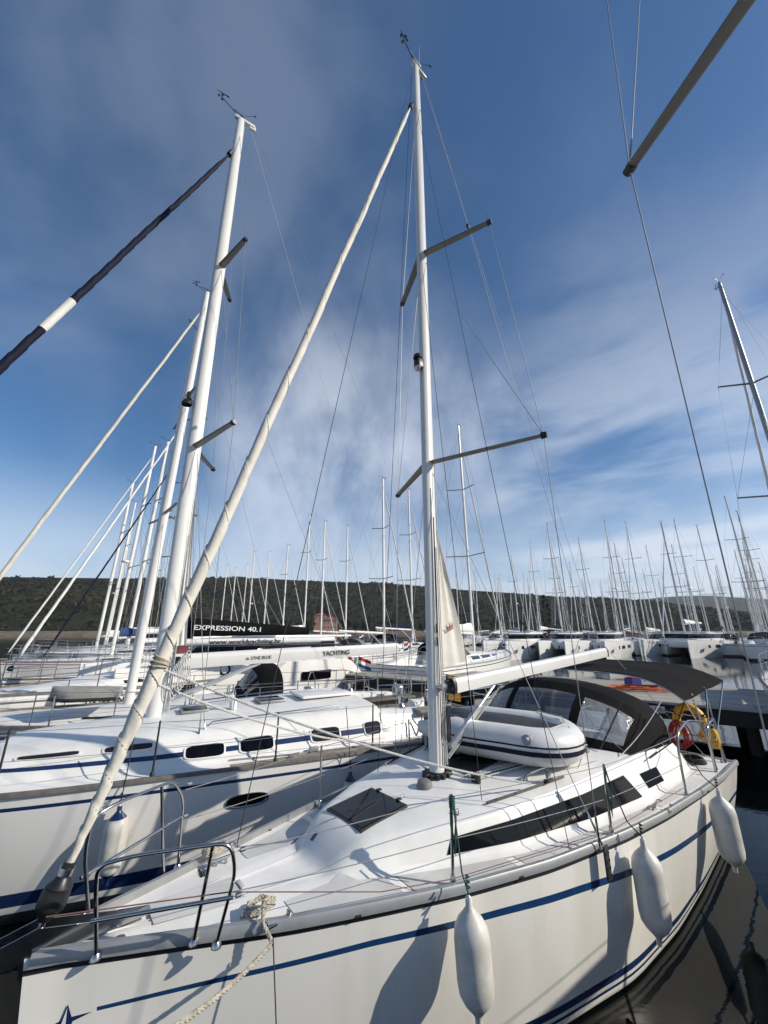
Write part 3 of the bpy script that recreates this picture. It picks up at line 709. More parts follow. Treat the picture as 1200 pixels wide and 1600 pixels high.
    # steaming and deck light
    c = M(6.77, .15, .02); mb = MB(); mb.box(c, (.12, .11, .16), bev=.02); mb.tube([c + Vector((.02, 0, .08)), c + Vector((.02, 0, .14))], [.07, .06], 10); mb.tube([c + Vector((-.06, .0, -.05)), M(6.70, .08)], .02, 6); li = mb.build('deck_light', BLACK, mast)
    mb = MB(); mb.lathe([(.045, 0), (.05, .02), (0, .05)], c + Vector((.03, .01, -.09)), (.6, .1, -.7), 12); mb.build('lamp_glass', LAMPG, li)
    # mast boot, halyard tails, winch and collar
    mb = MB(); mb.lathe([(.13, 0), (.125, .03), (.10, .05)], (0, 0, 1.46), n=20)
    for k in range(14):
        a = 2 * pi * k / 14; mb.box((.15 * cos(a), .12 * sin(a), 1.478), (.06, .035, .045), rz=a, bev=.008)
    mb.build('mast_collar', BLACK, mast)
    rnd = random.Random(4)
    for k, (dx, dy, m_) in enumerate(((-.08, .085, ROPEL), (-.04, .09, ROPEL), (.0, .088, ROPED), (.04, .082, ROPEL), (-.10, .06, ROPEL), (-.09, -.07, ROPED))):
        mb = MB(); a = M(1.56, dx, dy); b = M(3.6 + .4 * k, dx * .8, dy * .82); mb.tube([a, a.lerp(b, .5), b], .006, 5); mb.build('halyard', m_, mast)
    mb = MB(); mb.lathe([(.02, 0), (.045, .0), (.035, .05), (.045, .09), (0, .095)], M(2.35, -.0, .065), (0, 1, 0), 14); mb.build('mast_winch', STEEL, mast)
    mb = MB()
    for zz_ in (3.05, 2.9): mb.tube([M(zz_, .01, .068), M(zz_ - .05, .01, .074), M(zz_ - .1, .01, .068)], .018, 6)
    mb.build('halyard_exit', BLACK, mast)
    # rope coils hanging at the mast
    mb = MB()
    for k in range(5):
        c = M(1.95, -.11 - .01 * k, .10 - .03 * k); mb.tube([c + Vector((.03 * cos(a), .05 * cos(a), .17 * sin(a))) for a in [2 * pi * j / 14 for j in range(14)]], .008, 5, closed=True)
    mb.build('coiled_halyard', ROPED, mast)
    # in-mast furling sail clew showing behind the mast
    E2 = []
    a0, a1, a2 = M(4.25, -.10), Vector((-.60, .0, 2.60)), M(2.54, -.10)
    rows = []
    for i in range(13):
        t = i / 12; L = Vector(a0).lerp(a2, t); R = Vector(a0).lerp(a1, t ** 1.05); rows.append([L.lerp(R, j / 10) + Vector((0, .022 * sin(j * 1.3 + i * .15) * (j / 10) + .02, 0)) for j in range(11)])
    mb = MB(); mb.grid(rows); mb.grid([[p + Vector((0, -.006, 0)) for p in r] for r in rows], flip=True); sc_ = mb.build('furled_mainsail_clew', SAIL, Y, 80)
    # red crown on the sail corner
    mb = MB(); o = rows[9][6] + Vector((.02, .012, -.02)); ux = (rows[9][7] - rows[9][6]).normalized(); uz = Vector((0, 0, 1)); K = .11
    def cp(x, z): return o + ux * x * K + uz * z * K + Vector((0, .012, 0))
    for (x0, x1, h0) in ((-1, -.5, .62), (-.55, -.1, .9), (-.22, .22, 1.15), (.1, .55, .9), (.5, 1, .62)):
        xm = (x0 + x1) / 2 * 1.12; f_ = [cp(x0 * .62, .22), cp(x1 * .62, .22), cp(xm, h0)]; mb.add(f_, [(0, 1, 2), (2, 1, 0)])
    mb.add([cp(-.62, 0), cp(.62, 0), cp(.62, .16), cp(-.62, .16)], [(0, 1, 2, 3), (3, 2, 1, 0)]); mb.build('crown_mark', REDM, sc_, 0)
    # boom, vang, topping lift
    b0, b1 = Vector((-.34, 0, 2.33)), Vector((-4.86, 0, 2.56)); d = (b1 - b0).normalized(); upv = Vector((0, 0, 1)) - d * d.z; rows = []
    oc = [(.055, -.075), (.062, -.03), (.062, .045), (.04, .085), (-.04, .085), (-.062, .045), (-.062, -.03), (-.055, -.075)]
    for t in (0, .5, 1): rows.append([b0.lerp(b1, t) + Vector((0, y, 0)) + upv * z for y, z in oc])
    mb = MB(); mb.grid(rows, close=True, flip=True); bo = mb.build('boom', MASTW, Y, 25)
    mb = MB(); 
    for t, s_ in ((b0, 1), (b1, -1)):
        mb = MB(); r = [t + Vector((0, y * 1.05, 0)) + upv * z * 1.05 for y, z in oc]; r2 = [p + d * (-.05 * s_) for p in r]; mb.grid([r, r2], close=True); mb.ngon(r); mb.ngon(r2[::-1]); mb.build('boom_end', BLACK, bo)
    mb = MB(); mb.box(M(2.33, -.15), (.13, .05, .07), bev=.01); mb.box(M(2.33, -.12), (.05, .06, .16), bev=.01); mb.tube([M(2.40, -.11), b0 + Vector((.02, 0, .05))], .015, 6)
    for k in range(4): mb.lathe([(0, -.02), (.035, -.02), (.035, .02), (0, .02)], b0 + Vector((.05, -.03 + .02 * k, -.05 + .03 * (k % 2))), (0, 1, 0), 10)
    mb.build('gooseneck', BLACK, bo)
    va, vb = M(1.62, -.13), Vector((-1.22, 0, 2.30)); dd = (vb - va).normalized(); si = Vector((0, 1, 0)); up2 = dd.cross(si)
    mb = MB(); rr = [[p + si * y + up2 * z for y, z in ((.022, -.03), (.022, .03), (-.022, .03), (-.022, -.03))] for p in (va.lerp(vb, .10), va.lerp(vb, .62))]; mb.grid(rr, close=True); mb.ngon(rr[0][::-1]); mb.ngon(rr[1])
    mb.tube([va.lerp(vb, .5), vb], .017, 8); vg = mb.build('boom_vang', ALUL, Y, 25)
    mb = MB()
    for k in (0, 1, 2): mb.tube([va + Vector((-.05, .02 * k - .02, -.03)), va.lerp(vb, .8) + Vector((-.10, .02 * k - .02, -.03)), vb + Vector((-.04, .01 * k, -.06))], .005, 5)
    mb.build('vang_line', ROPEL, vg)
    mb = MB(); mb.box(va.lerp(vb, .45) + Vector((-.07, 0, -.06)), (.05, .04, .12), bev=.012); mb.build('vang_block', BLACK, vg); mb = MB(); mb.lathe([(0, -.02), (.04, -.02), (.04, .02), (0, .02)], vb + Vector((-.02, 0, -.07)), (0, 1, 0), 12); mb.build('vang_block', BLACK, vg)
    mb = MB(); mb.tube([vb + Vector((.02, -.03, .0)), vb + Vector((-.3, 0, -.02))], .02, 6); mb.build('vang_bracket', STEEL, vg)
    # headsail on its furler
    furled_sail((3.205, 0.03, 1.67), (.075, -.02, 12.75), .049, .036, Y, SAIL, 14, amp=.085, seed=3, low=.6, nn=26)
    mb = MB(); A = Vector((3.276, .03, 1.42)); D = (Vector((.075, -.02, 12.75)) - A).normalized()
    mb.lathe([(0, .0), (.03, .0), (.05, .03), (.070, .05), (.073, .07), (.073, .12), (.068, .14), (.070, .15), (.05, .17), (.04, .19), (.034, .2), (.034, .26), (0, .26)], A, D, 24); dr = mb.build('furler_drum', BLACK, Y)
    mb = MB(); mb.lathe([(.037, .2), (.041, .2), (.041, .235), (.037, .235)], A, D, 18); mb.tube([A - D * .20, A - D * .12, A - D * .10, A], [.012, .012, .018, .018], 10); mb.build('forestay_turnbuckle', STEEL, dr); mb = MB(); mb.box(A - D * .2, (.03, .03, .05)); mb.build('toggle', STEEL, dr)
    tp = Vector((.075, -.02, 12.75)); mb = MB(); mb.tube([tp - D * .02, tp + D * .12], .045, 8); mb.tube([tp + D * .05, M(13.12, .09)], .008, 6); mb.build('furler_swivel', BLACK, Y)
    mb = MB(); fs_b = A + D * .05; rows = []
    ropes = [(A + Vector((0, .08, .05)), Vector((2.45, .60, 1.50)), Vector((1.4, .73, 1.20)), Vector((.85, .92, 1.17)), Vector((-.98, 1.37, 1.14)), Vector((-2.9, 1.50, 1.12)))]
    mb.tube(list(ropes[0]), .0035, 5); mb.build('furling_line', mat('red_fleck_line', (.22, .11, .09), .8), Y)
    # loose strop and lashing on the lower part of the sail, with ends flying back to the mast
    q = A.lerp(tp, .115); mb = MB()
    for k in range(4): c = q + D * (.022 * k); mb.tube([c + (D.orthogonal().normalized() * cos(a) + D.cross(D.orthogonal().normalized()) * sin(a)) * (.056 + .004 * (k % 2)) + D * .012 * sin(a * 1 + k) for a in [2 * pi * j / 16 for j in range(16)]], .0075, 6, closed=True)
    mb.build('sheet_lashing', ROPEW, Y)
    for k, (a, b, s_) in enumerate(((q, Vector((-.45, .85, 1.50)), .10), (q - D * .1, Vector((-.6, -1.0, 1.5)), .15))):
        strand_rope(sag(a, b, s_, 10), .010, .07, Y, 'headsail_sheet', ROPEL)
    # standing rigging
    cp_ = {1: Vector((-.62, 1.40, 1.10)), -1: Vector((-.62, -1.36, 1.10))}
    segs = []
    for s_ in (1, -1):
        c = cp_[s_]; u = Vector((.03, 0, 0)); segs += [(c + u, tips[(1, s_)]), (tips[(1, s_)], tips[(2, s_)]), (tips[(2, s_)], M(12.95, 0, s_ * .05)), (c - u, M(5.05, -.02, s_ * .06)), (tips[(1, s_)], M(8.9, -.02, s_ * .05))]
    wires(Y, segs, r=.0042)
    for s_ in (1, -1):
        mb = MB(); c = cp_[s_]
        turnbuckle(mb, c + Vector((.03, 0, .02)), tips[(1, s_)] - c, .30, .011); turnbuckle(mb, c + Vector((-.03, 0, .02)), M(5.05) - c, .30, .011); mb.build('turnbuckle', STEEL, Y)
        mb = MB(); mb.box(c + Vector((0, s_ * .035, -.09)), (.085, .018, .25), bev=.006); 
        for k in range(4):
            for dx in (-.022, .022): mb.lathe([(.010, 0), (.008, .006), (0, .008)], c + Vector((dx, s_ * .045, -.18 + .055 * k)), (0, s_, 0), 8)
        mb.build('chainplate', RUB, Y)
    # backstay with insulator, topping lift
    st = Vector((-4.9, 0, 1.15)); top = M(14.42, -.26); bl = Vector((-4.15, 0, 3.1))
    wires(Y, [(top, bl), (bl, Vector((-4.92, 1.25, 1.06))), (bl, Vector((-4.92, -1.25, 1.06)))], 'backstay', r=.004)
    mb = MB(); p = top.lerp(bl, .30); mb.lathe([(0, -.06), (.03, -.03), (.035, .0), (.02, .05), (0, .07)], p, bl - top, 10); mb.build('insulator', BLACK, Y)
    wires(Y, [(M(14.3, -.2), b1 + Vector((.1, 0, .08)))], 'topping_lift', ROPEL, r=.004)
    wires(Y, [(M(12.9, .08, .05), (-.30, 1.27, 1.12)), (M(14.2, .12, .03), (2.44, .62, 1.74)), (M(9.0, .08, .05), (.15, .70, 1.46)), (M(14.1, .1, -.04), (.35, -.60, 1.42))], 'spare_halyard', ROPED, r=.0034)
    # pulpit: two rounded hoops with mid rails and inner legs
    def hoop(pts, r=.0135): return arc(pts, .075, 6)
    for s_, P in ((1, [(3.02, .21, 1.25), (3.10, .37, 1.62), (3.12, .40, 1.76), (2.95, .47, 1.78), (2.50, .67, 1.78), (2.45, .66, 1.62), (2.46, .50, 1.22)]), (-1, [(3.03, -.12, 1.25), (3.12, -.13, 1.62), (3.12, -.10, 1.83), (2.98, -.16, 1.86), (2.58, -.42, 1.84), (2.47, -.47, 1.68), (2.44, -.50, 1.22)])):
        mb = MB(); mb.tube(hoop([Vector(p) for p in P]), .0105, 10)
        a, b = Vector(P[1]), Vector(P[5]); mb.tube([a + Vector((0, 0, -.12)), b + Vector((0, 0, -.12))], .011, 8)
        mb.tube([Vector(P[4]) + Vector((.09, -s_ * .04, -.01)), Vector((2.56, s_ * .40, 1.22))], .0115, 8)
        for p in (P[0], P[-1], (2.56, s_ * .40, 1.22)): mb.lathe([(.03, 0), (.028, .012), (.017, .03)], (p[0], p[1], roof_z(sp, p[0], p[1])), n=12)
        pp = mb.build('pulpit', STEEL, Y, 60)
        mb = MB(); c = Vector(P[5]) + Vector((-.0, 0, -.12)); mb.lathe([(0, -.02), (.012, -.015), (.012, .015), (0, .02)], c + Vector((-.03, 0, 0)), (1, 0, 0), 8); mb.build('wire_clevis', STEEL, pp); mb = MB(); mb.lathe([(0, -.02), (.012, -.015), (.012, .015), (0, .02)], Vector(P[5]) + Vector((-.03, 0, .10)), (1, 0, 0), 8); mb.build('wire_clevis', STEEL, pp)
    mb = MB(); mb.box((2.58, .48, 1.60), (.05, .06, .05), bev=.012); mb.build('bow_light', STEEL, Y)
    # stanchions and lifelines
    SX = {1: [.84, -.98, -2.62], -1: [.93, -.85, -2.5]}; ends = {1: (Vector((2.45, .66, 1.72)), Vector((2.46, .60, 1.50))), -1: (Vector((2.47, -.47, 1.74)), Vector((2.46, -.49, 1.52)))}
    for s_ in (1, -1):
        tops = []; mids = []
        for x in SX[s_][:2] + ([SX[s_][2]] if s_ < 0 else []):
            y = s_ * (sm(sp['b'], x) - .085); z = roof_z(sp, x, y)
            mb = MB(); mb.tube([(x, y, z), (x, y + s_ * .02, z + .60)], [.0135, .0115], 10); mb.lathe([(.028, 0), (.026, .02), (.017, .07), (.014, .075)], (x, y, z), n=12); mb.build('stanchion', STEEL, Y)
            tops.append(Vector((x, y + s_ * .02, z + .585))); mids.append(Vector((x, y + s_ * .01, z + .30)))
        gx = -2.72; gy = s_ * (sm(sp['b'], gx) - .09); g1 = Vector((gx, gy, roof_z(sp, gx, gy)))
        gt = g1 + Vector((-.12, -.01 * s_, .62)); mb = MB()
        mb.tube(arc([g1, g1 + Vector((-.02, 0, .42)), gt + Vector((-.02, 0, .02)), gt + Vector((-.55, 0, .10)), gt + Vector((-1.35, 0, -.02))], .16, 7), .014, 10)
        g2 = Vector((gx - 1.45, gy, 1.0)); mb.tube([gt + Vector((-1.35, 0, -.02)), g2 + Vector((0, 0, .03))], .013, 8)
        mb.lathe([(.03, 0), (.028, .012), (.017, .03)], g1, n=12); mb.build('pushpit', STEEL, Y, 60)
        for (a, L_, b) in ((ends[s_][0], tops, gt), (ends[s_][1], mids, g1.lerp(gt, .5))):
            pts = [a] + L_ + [b]; segs = []
            for p, q_ in zip(pts, pts[1:]): segs.append((sag(p, q_, .012, 6),))
            lines_one(Y, segs, 'lifeline', WIRE, .0032)
        # aft quarter rail
        mb = MB(); a = Vector((-4.15, s_ * 1.55, 1.0)); b = Vector((-4.88, s_ * 1.50, 1.0)); c = Vector((-4.92, s_ * .55, 1.02))
        mb.tube(arc([a, a + Vector((0, 0, .62)), b + Vector((0, 0, .62)), c + Vector((0, 0, .62)), c], .12, 6), .013, 10); mb.tube([a + Vector((0, 0, .32)), b + Vector((0, 0, .32)), c + Vector((0, 0, .32))], .011, 8); mb.tube([b, b + Vector((0, 0, .62))], .013, 8)
        mb.build('stern_rail', STEEL, Y, 60)
    # green gasket tied on the first stanchion
    x = .84; y = sm(sp['b'], x) - .065; z = roof_z(sp, x, y)
    mb = MB()
    for k in range(3): mb.tube([(x + .012 * k, y + .012, z + .60 - .01 * k), (x - .012, y + .03, z + .45), (x + .015, y + .03, z + .22 + .05 * k), (x + .02, y, z + .40), (x, y - .01, z + .60)], .006, 5)
    for k in range(5): mb.tube([Vector((x + .02 * cos(a), y + .005 + .02 * sin(a), z + .52 + .016 * k)) for a in [2 * pi * j / 8 for j in range(8)]], .007, 5, closed=True)
    mb.build('green_gasket', ROPEG, Y)
    x = -.98; y = sm(sp['b'], x) - .065; z = roof_z(sp, x, y); mb = MB()
    for k in range(3): mb.tube([(x + .012 * k, y + .01, z + .58), (x - .03, y + .03, z + .4), (x + .015, y + .02, z + .16 + .05 * k), (x + .02, y, z + .40), (x, y - .01, z + .58)], .005, 5)
    mb.build('green_gasket', ROPEG, Y)
    # cleats, fairleads, filler caps
    def bz(x, dy): y = sm(sp['b'], x) - dy; return (x, y, roof_z(sp, x, y))
    for x, dy in ((2.15, .16), (-1.95, .14)):
        for s_ in (1, -1):
            p = bz(x, dy); cleat(Y, (p[0], s_ * p[1], p[2]), 0.0, 1.0)
            yy = s_ * (sm(sp['b'], x - .05) - .01); mb = MB()
            for dx in (-.08, .08): mb.box((x - .05 + dx, yy, sm(sp['zs'], x) + .01), (.022, .04, .04), bev=.006)
            mb.box((x - .05, yy, sm(sp['zs'], x) - .004), (.2, .045, .014), bev=.004); mb.build('fairlead', STEEL, Y)
    for x, dy in ((-2.25, .2), (2.9, .1)):
        p = bz(x, dy); mb = MB(); mb.lathe([(.0, .006), (.03, .008), (.034, .0)], p, n=14); mb.build('filler_cap', STEEL, Y)
    # roof gear: vent, grab rail, sheet track with car, eye, clutch lines
    mb = MB(); mb.lathe([(.085, -.01), (.083, .012), (.070, .05), (.04, .068), (0, .072)], (.30, .10, roof_z(sp, .3, .1)), n=22); mb.build('deck_vent', GREYV, Y)
    for s_ in (1, -1):
        P = [Vector((x, s_ * y, roof_z(sp, x, y) + .055)) for x, y in ((-.60, .72), (-.9, .77), (-1.3, .80), (-1.85, .82))]
        mb = MB(); mb.tube([P[0] + Vector((.06, 0, -.05))] + P + [P[-1] + Vector((-.05, 0, -.05))], .011, 8)
        for p in (P[0], P[2], P[3]): mb.tube([p, p - Vector((0, 0, .055))], .012, 8)
        mb.build('grab_rail', STEEL, Y)
        mb = MB(); xs_ = [.10 - 1.05 * k / 6 for k in range(7)]; mb.tube([(x, s_ * (sm(sp['yt'], x) - .10), roof_z(sp, x, sm(sp['yt'], x) - .10) + .018) for x in xs_], .014, 4)
        x = -.72; y = s_ * (sm(sp['yt'], x) - .10); z = roof_z(sp, x, y); mb.box((x, y, z + .035), (.12, .05, .03), bev=.008); tr = mb.build('sheet_track', BLACK, Y)
        mb = MB(); mb.lathe([(0, -.014), (.035, -.014), (.026, 0), (.035, .014), (0, .014)], (x, y, z + .085), (0, 1, 0), 16); mb.tube([Vector((x + .042 * cos(a), y, z + .085 + .05 * sin(a))) for a in [2 * pi * k / 16 for k in range(16)]], .006, 6, closed=True); mb.build('sheet_block', STEEL, tr)
    x = .42; y = .62; z = roof_z(sp, x, y); mb = MB(); mb.tube([(x - .03, y, z), (x - .02, y, z + .03), (x + .02, y, z + .03), (x + .03, y, z)], .007, 6); mb.lathe([(.035, 0), (.03, .006), (0, .006)], (x, y, z), n=10); mb.build('pad_eye', STEEL, Y)
    x = .62; y = .12; z = roof_z(sp, x, y); mb = MB(); mb.tube([(x - .02, y, z), (x - .01, y, z + .03), (x + .02, y, z + .03), (x + .03, y, z)], .006, 6); mb.build('pad_eye', STEEL, Y)
    for k, y in enumerate((.16, .19, .22, .25, .28)):
        p = [Vector((-.05, .10 + .02 * k, 1.50)), Vector((-.12, y + .12, roof_z(sp, -.12, y + .12) + .035)), Vector((-.9, y + .30, roof_z(sp, -.9, y + .3) + .03)), Vector((-2.0, y + .34, roof_z(sp, -2, y + .34) + .03))]
        mb = MB(); mb.tube(p, .006, 5); mb.build('led_aft_line', [ROPEL, ROPEW, ROPEL, ROPED, ROPEL][k], Y)
    mb = MB(); mb.box((-.16, .40, roof_z(sp, -.16, .4) + .04), (.05, .10, .10), bev=.012); mb.build('deck_organizer', BLACK, Y)
    # companionway hood box ahead of the sprayhood
    mb = MB(); mb.box((-1.75, 0, 1.60), (.8, .72, .06), bev=.02); mb.build('sliding_hatch', ACRG, Y)
    # sprayhood: front panels from the roof up to a hoop, short sides
    def front(a): return Vector((-1.88 - .40 * abs(sin(a)) ** 2.2, 1.17 * sin(a), roof_z(sp, -2.1, min(1.16, abs(1.17 * sin(a)))) + .004))
    def hoopp(a): return Vector((-2.62 - .34 * abs(sin(a)) ** 3, 1.24 * sin(a) * (1 - .04 * cos(a)), 1.45 + .77 * abs(cos(a)) ** .62))
    def hoopb(a): return Vector((-3.10 - .38 * abs(sin(a)) ** 3, 1.25 * sin(a), 1.44 + .78 * abs(cos(a)) ** .60))
    n = 60; rows = []
    for k in range(9):
        t = k / 8; rows.append([front(a).lerp(hoopp(a), t) + Vector((0, 0, .10 * sin(pi * t) * cos(a))) for a in [(-.5 + j / n) * pi * .995 for j in range(n + 1)]])
    A_ = [-.5 * pi * .995 + pi * .995 * j / n for j in range(n + 1)]
    def wmat(i, j):
        a = abs(A_[j]); 
        if 1 <= i <= 5 and a < .40: return 2
        if 1 <= i <= 5 and .52 < a < 1.12: return 1
        return 0
    def wsel(i, j, w): return wmat(i, j) == w
    faces = {0: [], 1: [], 2: []}
    H_ = MB(); H_.grid(rows, mfun=lambda i, j: 0)
    keep = [(f, k) for k, f in enumerate(H_.f)]
    parts = {}
    for w in (0, 1, 2):
        q = MB(); q.v = list(H_.v); q.f = []; q.m = []
        for idx, f in enumerate(H_.f):
            i, j = divmod(idx, n)
            if wmat(i, j) == w: q.f.append(f); q.m.append(0)
        parts[w] = q
    def clean(q):
        used = sorted({i for f in q.f for i in f}); mp = {u: k for k, u in enumerate(used)}; q.v = [q.v[u] for u in used]; q.f = [tuple(mp[i] for i in f) for f in q.f]; return q
    top = [[hoopp(a).lerp(hoopb(a), k / 4) + Vector((0, 0, .02 * sin(pi * k / 4))) for a in A_] for k in range(5)]
    parts[0].grid(top)
    hood = clean(parts[0]).build('sprayhood', CANV, Y, 70)
    for w, mm in ((1, CLEARP), (2, GREYP)):
        q = clean(parts[w]); 
        # split windows by side
        for side in ((-1, 1) if w == 1 else (0,)):
            z_ = MB(); z_.v = list(q.v); z_.f = [f for f in q.f if side == 0 or (q.v[f[0]][1] > 0) == (side > 0)]; z_.m = [0] * len(z_.f); clean(z_).build('sprayhood_window', mm, hood, 80)
    mb = MB(); mb.tube([hoopb(a) + Vector((.02, 0, -.015)) for a in A_], .013, 8); mb.tube([hoopp(a) + Vector((0, 0, -.03)) for a in A_[6:-6]], .012, 8); mb.build('sprayhood_frame', STEEL, hood)
    for s_ in (1, -1):
        mb = MB(); a, b, c = Vector((-2.68, s_ * 1.20, 1.70)), Vector((-3.60, s_ * 1.24, 1.445)), 0; rows = [[Vector((-2.28, s_ * 1.172, 1.475)).lerp(b, k / 6), hoopp(s_ * 1.25).lerp(hoopb(s_ * 1.25), min(1, k / 3)).lerp(b, max(0, (k - 3) / 3)) + Vector((0, s_ * .015, 0))] for k in range(7)]
        mb.grid(rows, flip=s_ > 0); mb.build('sprayhood_side', CANV, hood, 60)
    # bimini
    def bp(x, v): # v -1..1 across
        t = (-4.05 - x) / 1.55; return Vector((x - .25 * t * 0, v * (1.42 + .14 * t), 1.98 + .14 * max(0, t) ** .8 + (.32 - .06 * t) * (1 - abs(v) ** 4)))
    rows = [[bp(-3.92 - 1.8 * i / 8, -1 + 2 * j / 24) + Vector((0, 0, -.018 * sin(pi * ((i * 2) % 8) / 8))) for j in range(25)] for i in range(9)]
    mb = MB(); mb.grid(rows); mb.grid([[p + Vector((0, 0, -.008)) for p in r] for r in rows], flip=True); bm_ = mb.build('bimini_top', CANV, Y, 70)
    for i in (0, 4, 8):
        mb = MB(); mb.tube([Vector(rows[i][j]) + Vector((0, 0, -.02)) for j in range(25)], .012, 8)
        for s_ in (1, -1):
            e = Vector(rows[i][24 if s_ > 0 else 0]); mb.tube([e, Vector((-4.45 + (.1 if i < 8 else -.25), s_ * 1.50, 1.35))], .012, 8)
        mb.build('bimini_hoop', STEEL, bm_)
    for s_ in (1, -1):
        for x in (-4.3, -4.86):
            e = bp(min(-4.3, max(x, -5.5)), s_ * .98); mb = MB(); mb.tube([(x, s_ * 1.53, 1.0), e], .0125, 8); mb.build('bimini_post', STEEL, bm_)
        mb = MB(); mb.tube([bp(-3.98, s_ * .99), Vector((-3.1, s_ * 1.38, 1.55)), Vector((-2.5, s_ * 1.28, 1.45))], .008, 5); mb.build('bimini_strap', CANV, bm_)
    # cockpit: wheel pedestal, wheel, seats locker, winches, rolled sheet, instrument pod
    mb = MB(); mb.box((-3.9, 0, .95), (.22, .34, .85), bev=.05); pd = mb.build('steering_pedestal', GEL, Y)
    mb = MB(); c = Vector((-4.08, 0, 1.28)); mb.tube([c + Vector((0, .42 * cos(a), .42 * sin(a))) for a in [2 * pi * k / 32 for k in range(32)]], .014, 8, closed=True)
    for k in range(6): a = pi * k / 3; mb.tube([c, c + Vector((0, .42 * cos(a), .42 * sin(a)))], .008, 6)
    mb.build('wheel', STEEL, pd)
    for s_ in (1, -1): winch(Y, -3.35, s_ * 1.10, 1.43, 1.0)
    mb = MB()
    for k in range(5): a = Vector((-3.50 - .05 * k, 1.02 + .03 * (k % 2), 1.48 + .05 * (k % 3))); mb.tube([a + Vector((.03, -.02, .0)), a + Vector((-.15, -.06, .06)), a + Vector((-.32, .02, .03))], .040, 8)
    mb.build('rolled_cloth', mat('beige_cloth', (.42, .38, .32), .9, var=.4, vscale=9, bump=.6, bscale=20, bdist=.02), Y, 80)
    mb = MB()
    for k in range(8): mb.tube([Vector((-4.45 + .13 * cos(a) + .02 * k, 1.25 + .13 * sin(a), 1.05 + .012 * k)) for a in [2 * pi * j / 16 for j in range(16)]], .009, 5, closed=True)
    mb.build('coiled_stern_line', ROPED, Y)
    # loose lines about the port quarter
    for a, b in (((-3.4, 1.1, 1.55), (-2.72, 1.55, 1.45)), ((-3.3, 1.12, 1.5), (-1.2, .95, 1.56)), ((-2.0, 1.1, 1.5), (-3.1, 1.35, 2.05))):
        lines_one(Y, [(sag(a, b, .05),)], 'loose_line', ROPEL, .005)
    # black straps crossing by the sprayhood
    lines_one(Y, [(sag((-2.02, .90, 1.55), (-2.66, 1.02, 2.06), 0), .011)], 'canvas_strap', BLACK); lines_one(Y, [(sag((-2.18, .94, 1.68), (-2.25, 1.16, 1.50), .02), .008)], 'canvas_strap', BLACK)
    # ---------------- separate things on and around the yacht
    fender(Lw((.93, 1.135, 1.175)), (radians(3), 0, PSI), .66, .122, 'white fender nearest the camera, hanging upright under the green tied rope', 'white fenders on the foreground yacht', [Lw((.86, .98, 1.60)), Lw((.90, 1.06, 1.28)), Lw((.93, 1.135, 1.20))], rope_m=ROPEG)
    fender(Lw((-1.03, 1.60, 1.12)), Matrix.Rotation(PSI, 3, 'Z').to_euler(), .76, .125, 'middle one of the three white fenders on the foreground yacht, below the second stanchion', 'white fenders on the foreground yacht', [Lw((-.99, 1.38, 1.6)), Lw((-1.0, 1.5, 1.24)), Lw((-1.03, 1.60, 1.14))])
    fender(Lw((-3.02, 1.785, 1.12)), (0, radians(0), PSI), .80, .13, 'aftmost white fender hanging by the stern quarter under the bent rail', 'white fenders on the foreground yacht', [Lw((-2.85, 1.58, 1.55)), Lw((-2.95, 1.68, 1.26)), Lw((-3.02, 1.785, 1.14))])
    # mooring line with spliced eye on the bow cleat
    c = Vector(bz(2.15, .16)) + Vector((0, 0, .05)); P = []
    for k in range(26): a = k * .62; P.append(Lw(c + Vector((.12 * cos(a) * (1 - k * .018), (.050 + .02 * (k % 3) / 3) * sin(a), .0012 * k - .012 + .012 * (k % 2)))))
    P += [Lw(c + Vector((.02, .10, .07))), Lw(c + Vector((.06, .20, .02))), Lw((2.16, .62, 1.16))]
    q0 = P[-1]; q1 = at_y(262, 1612, 2.30); P += [q0.lerp(q1, k / 10) + Vector((0, 0, -.03 * sin(pi * k / 10))) for k in range(1, 11)]
    P += [q1 + (q1 - q0).normalized() * .9]
    tag(strand_rope(P, .0125, .075, None, 'mooring_rope', mat('dock_line', (.46, .42, .34), .85, var=.45, vscale=30)), 'thick beige mooring rope from the port bow cleat down past the hull', 'rope')
    P = []; c = Vector((2.2, -.42, 1.27))
    for k in range(30): a = k * .7; P.append(Lw(c + Vector((.09 * cos(a), .05 * sin(a), .0015 * k))))
    tag(strand_rope(P, .011, .07, None, 'mooring_rope', MATS['dock_line']), 'beige rope coiled on the starboard bow cleat of the foreground yacht', 'rope')
    tag(lines_one(None, [(sag(Lw((2.17, .64, 1.20)), Lw((2.02, .74, -.2)), .0, 4), .004)], 'lazy_line', ROPED), 'thin dark line hanging straight down from the port bow fairlead', 'line')
    # dinghy upside down on the cabin top
    D_ = thing('inflatable_dinghy', Lw((-1.13, .02, 1.49)), PSI, 'white inflatable dinghy with navy rubbing stripe lying upside down on the cabin top', 'dinghy')
    ang = radians(108); ux = Vector((cos(ang), sin(ang), 0)); uy = Vector((-ux.y, ux.x, 0)); R = .19
    path = []
    L1_, L2_ = -.88, .42
    for k in range(9): path.append((L1_ + (L2_ - L1_) * k / 8, -.47))
    for k in range(1, 14): a = -pi / 2 + pi * k / 14; path.append((L2_ + .40 * cos(a) * 1.05, .47 * sin(a)))
    for k in range(9): path.append((L2_ + (L1_ - L2_) * k / 8, .47))
    PP = [ux * a + uy * b + Vector((0, 0, .245 - .06 * max(0, (a - .3)) ** 1.5 + .06 * max(0, -a - .2))) for a, b in path]
    rad = [R * (.35 + .65 * min(1, k / 3)) if k < 3 else (R * (.35 + .65 * min(1, (len(PP) - 1 - k) / 3)) if k > len(PP) - 4 else R) for k in range(len(PP))]
    mb = MB(); mb.tube(PP, rad, 22); tb = mb.build('dinghy_tube', PVC, D_, 70)
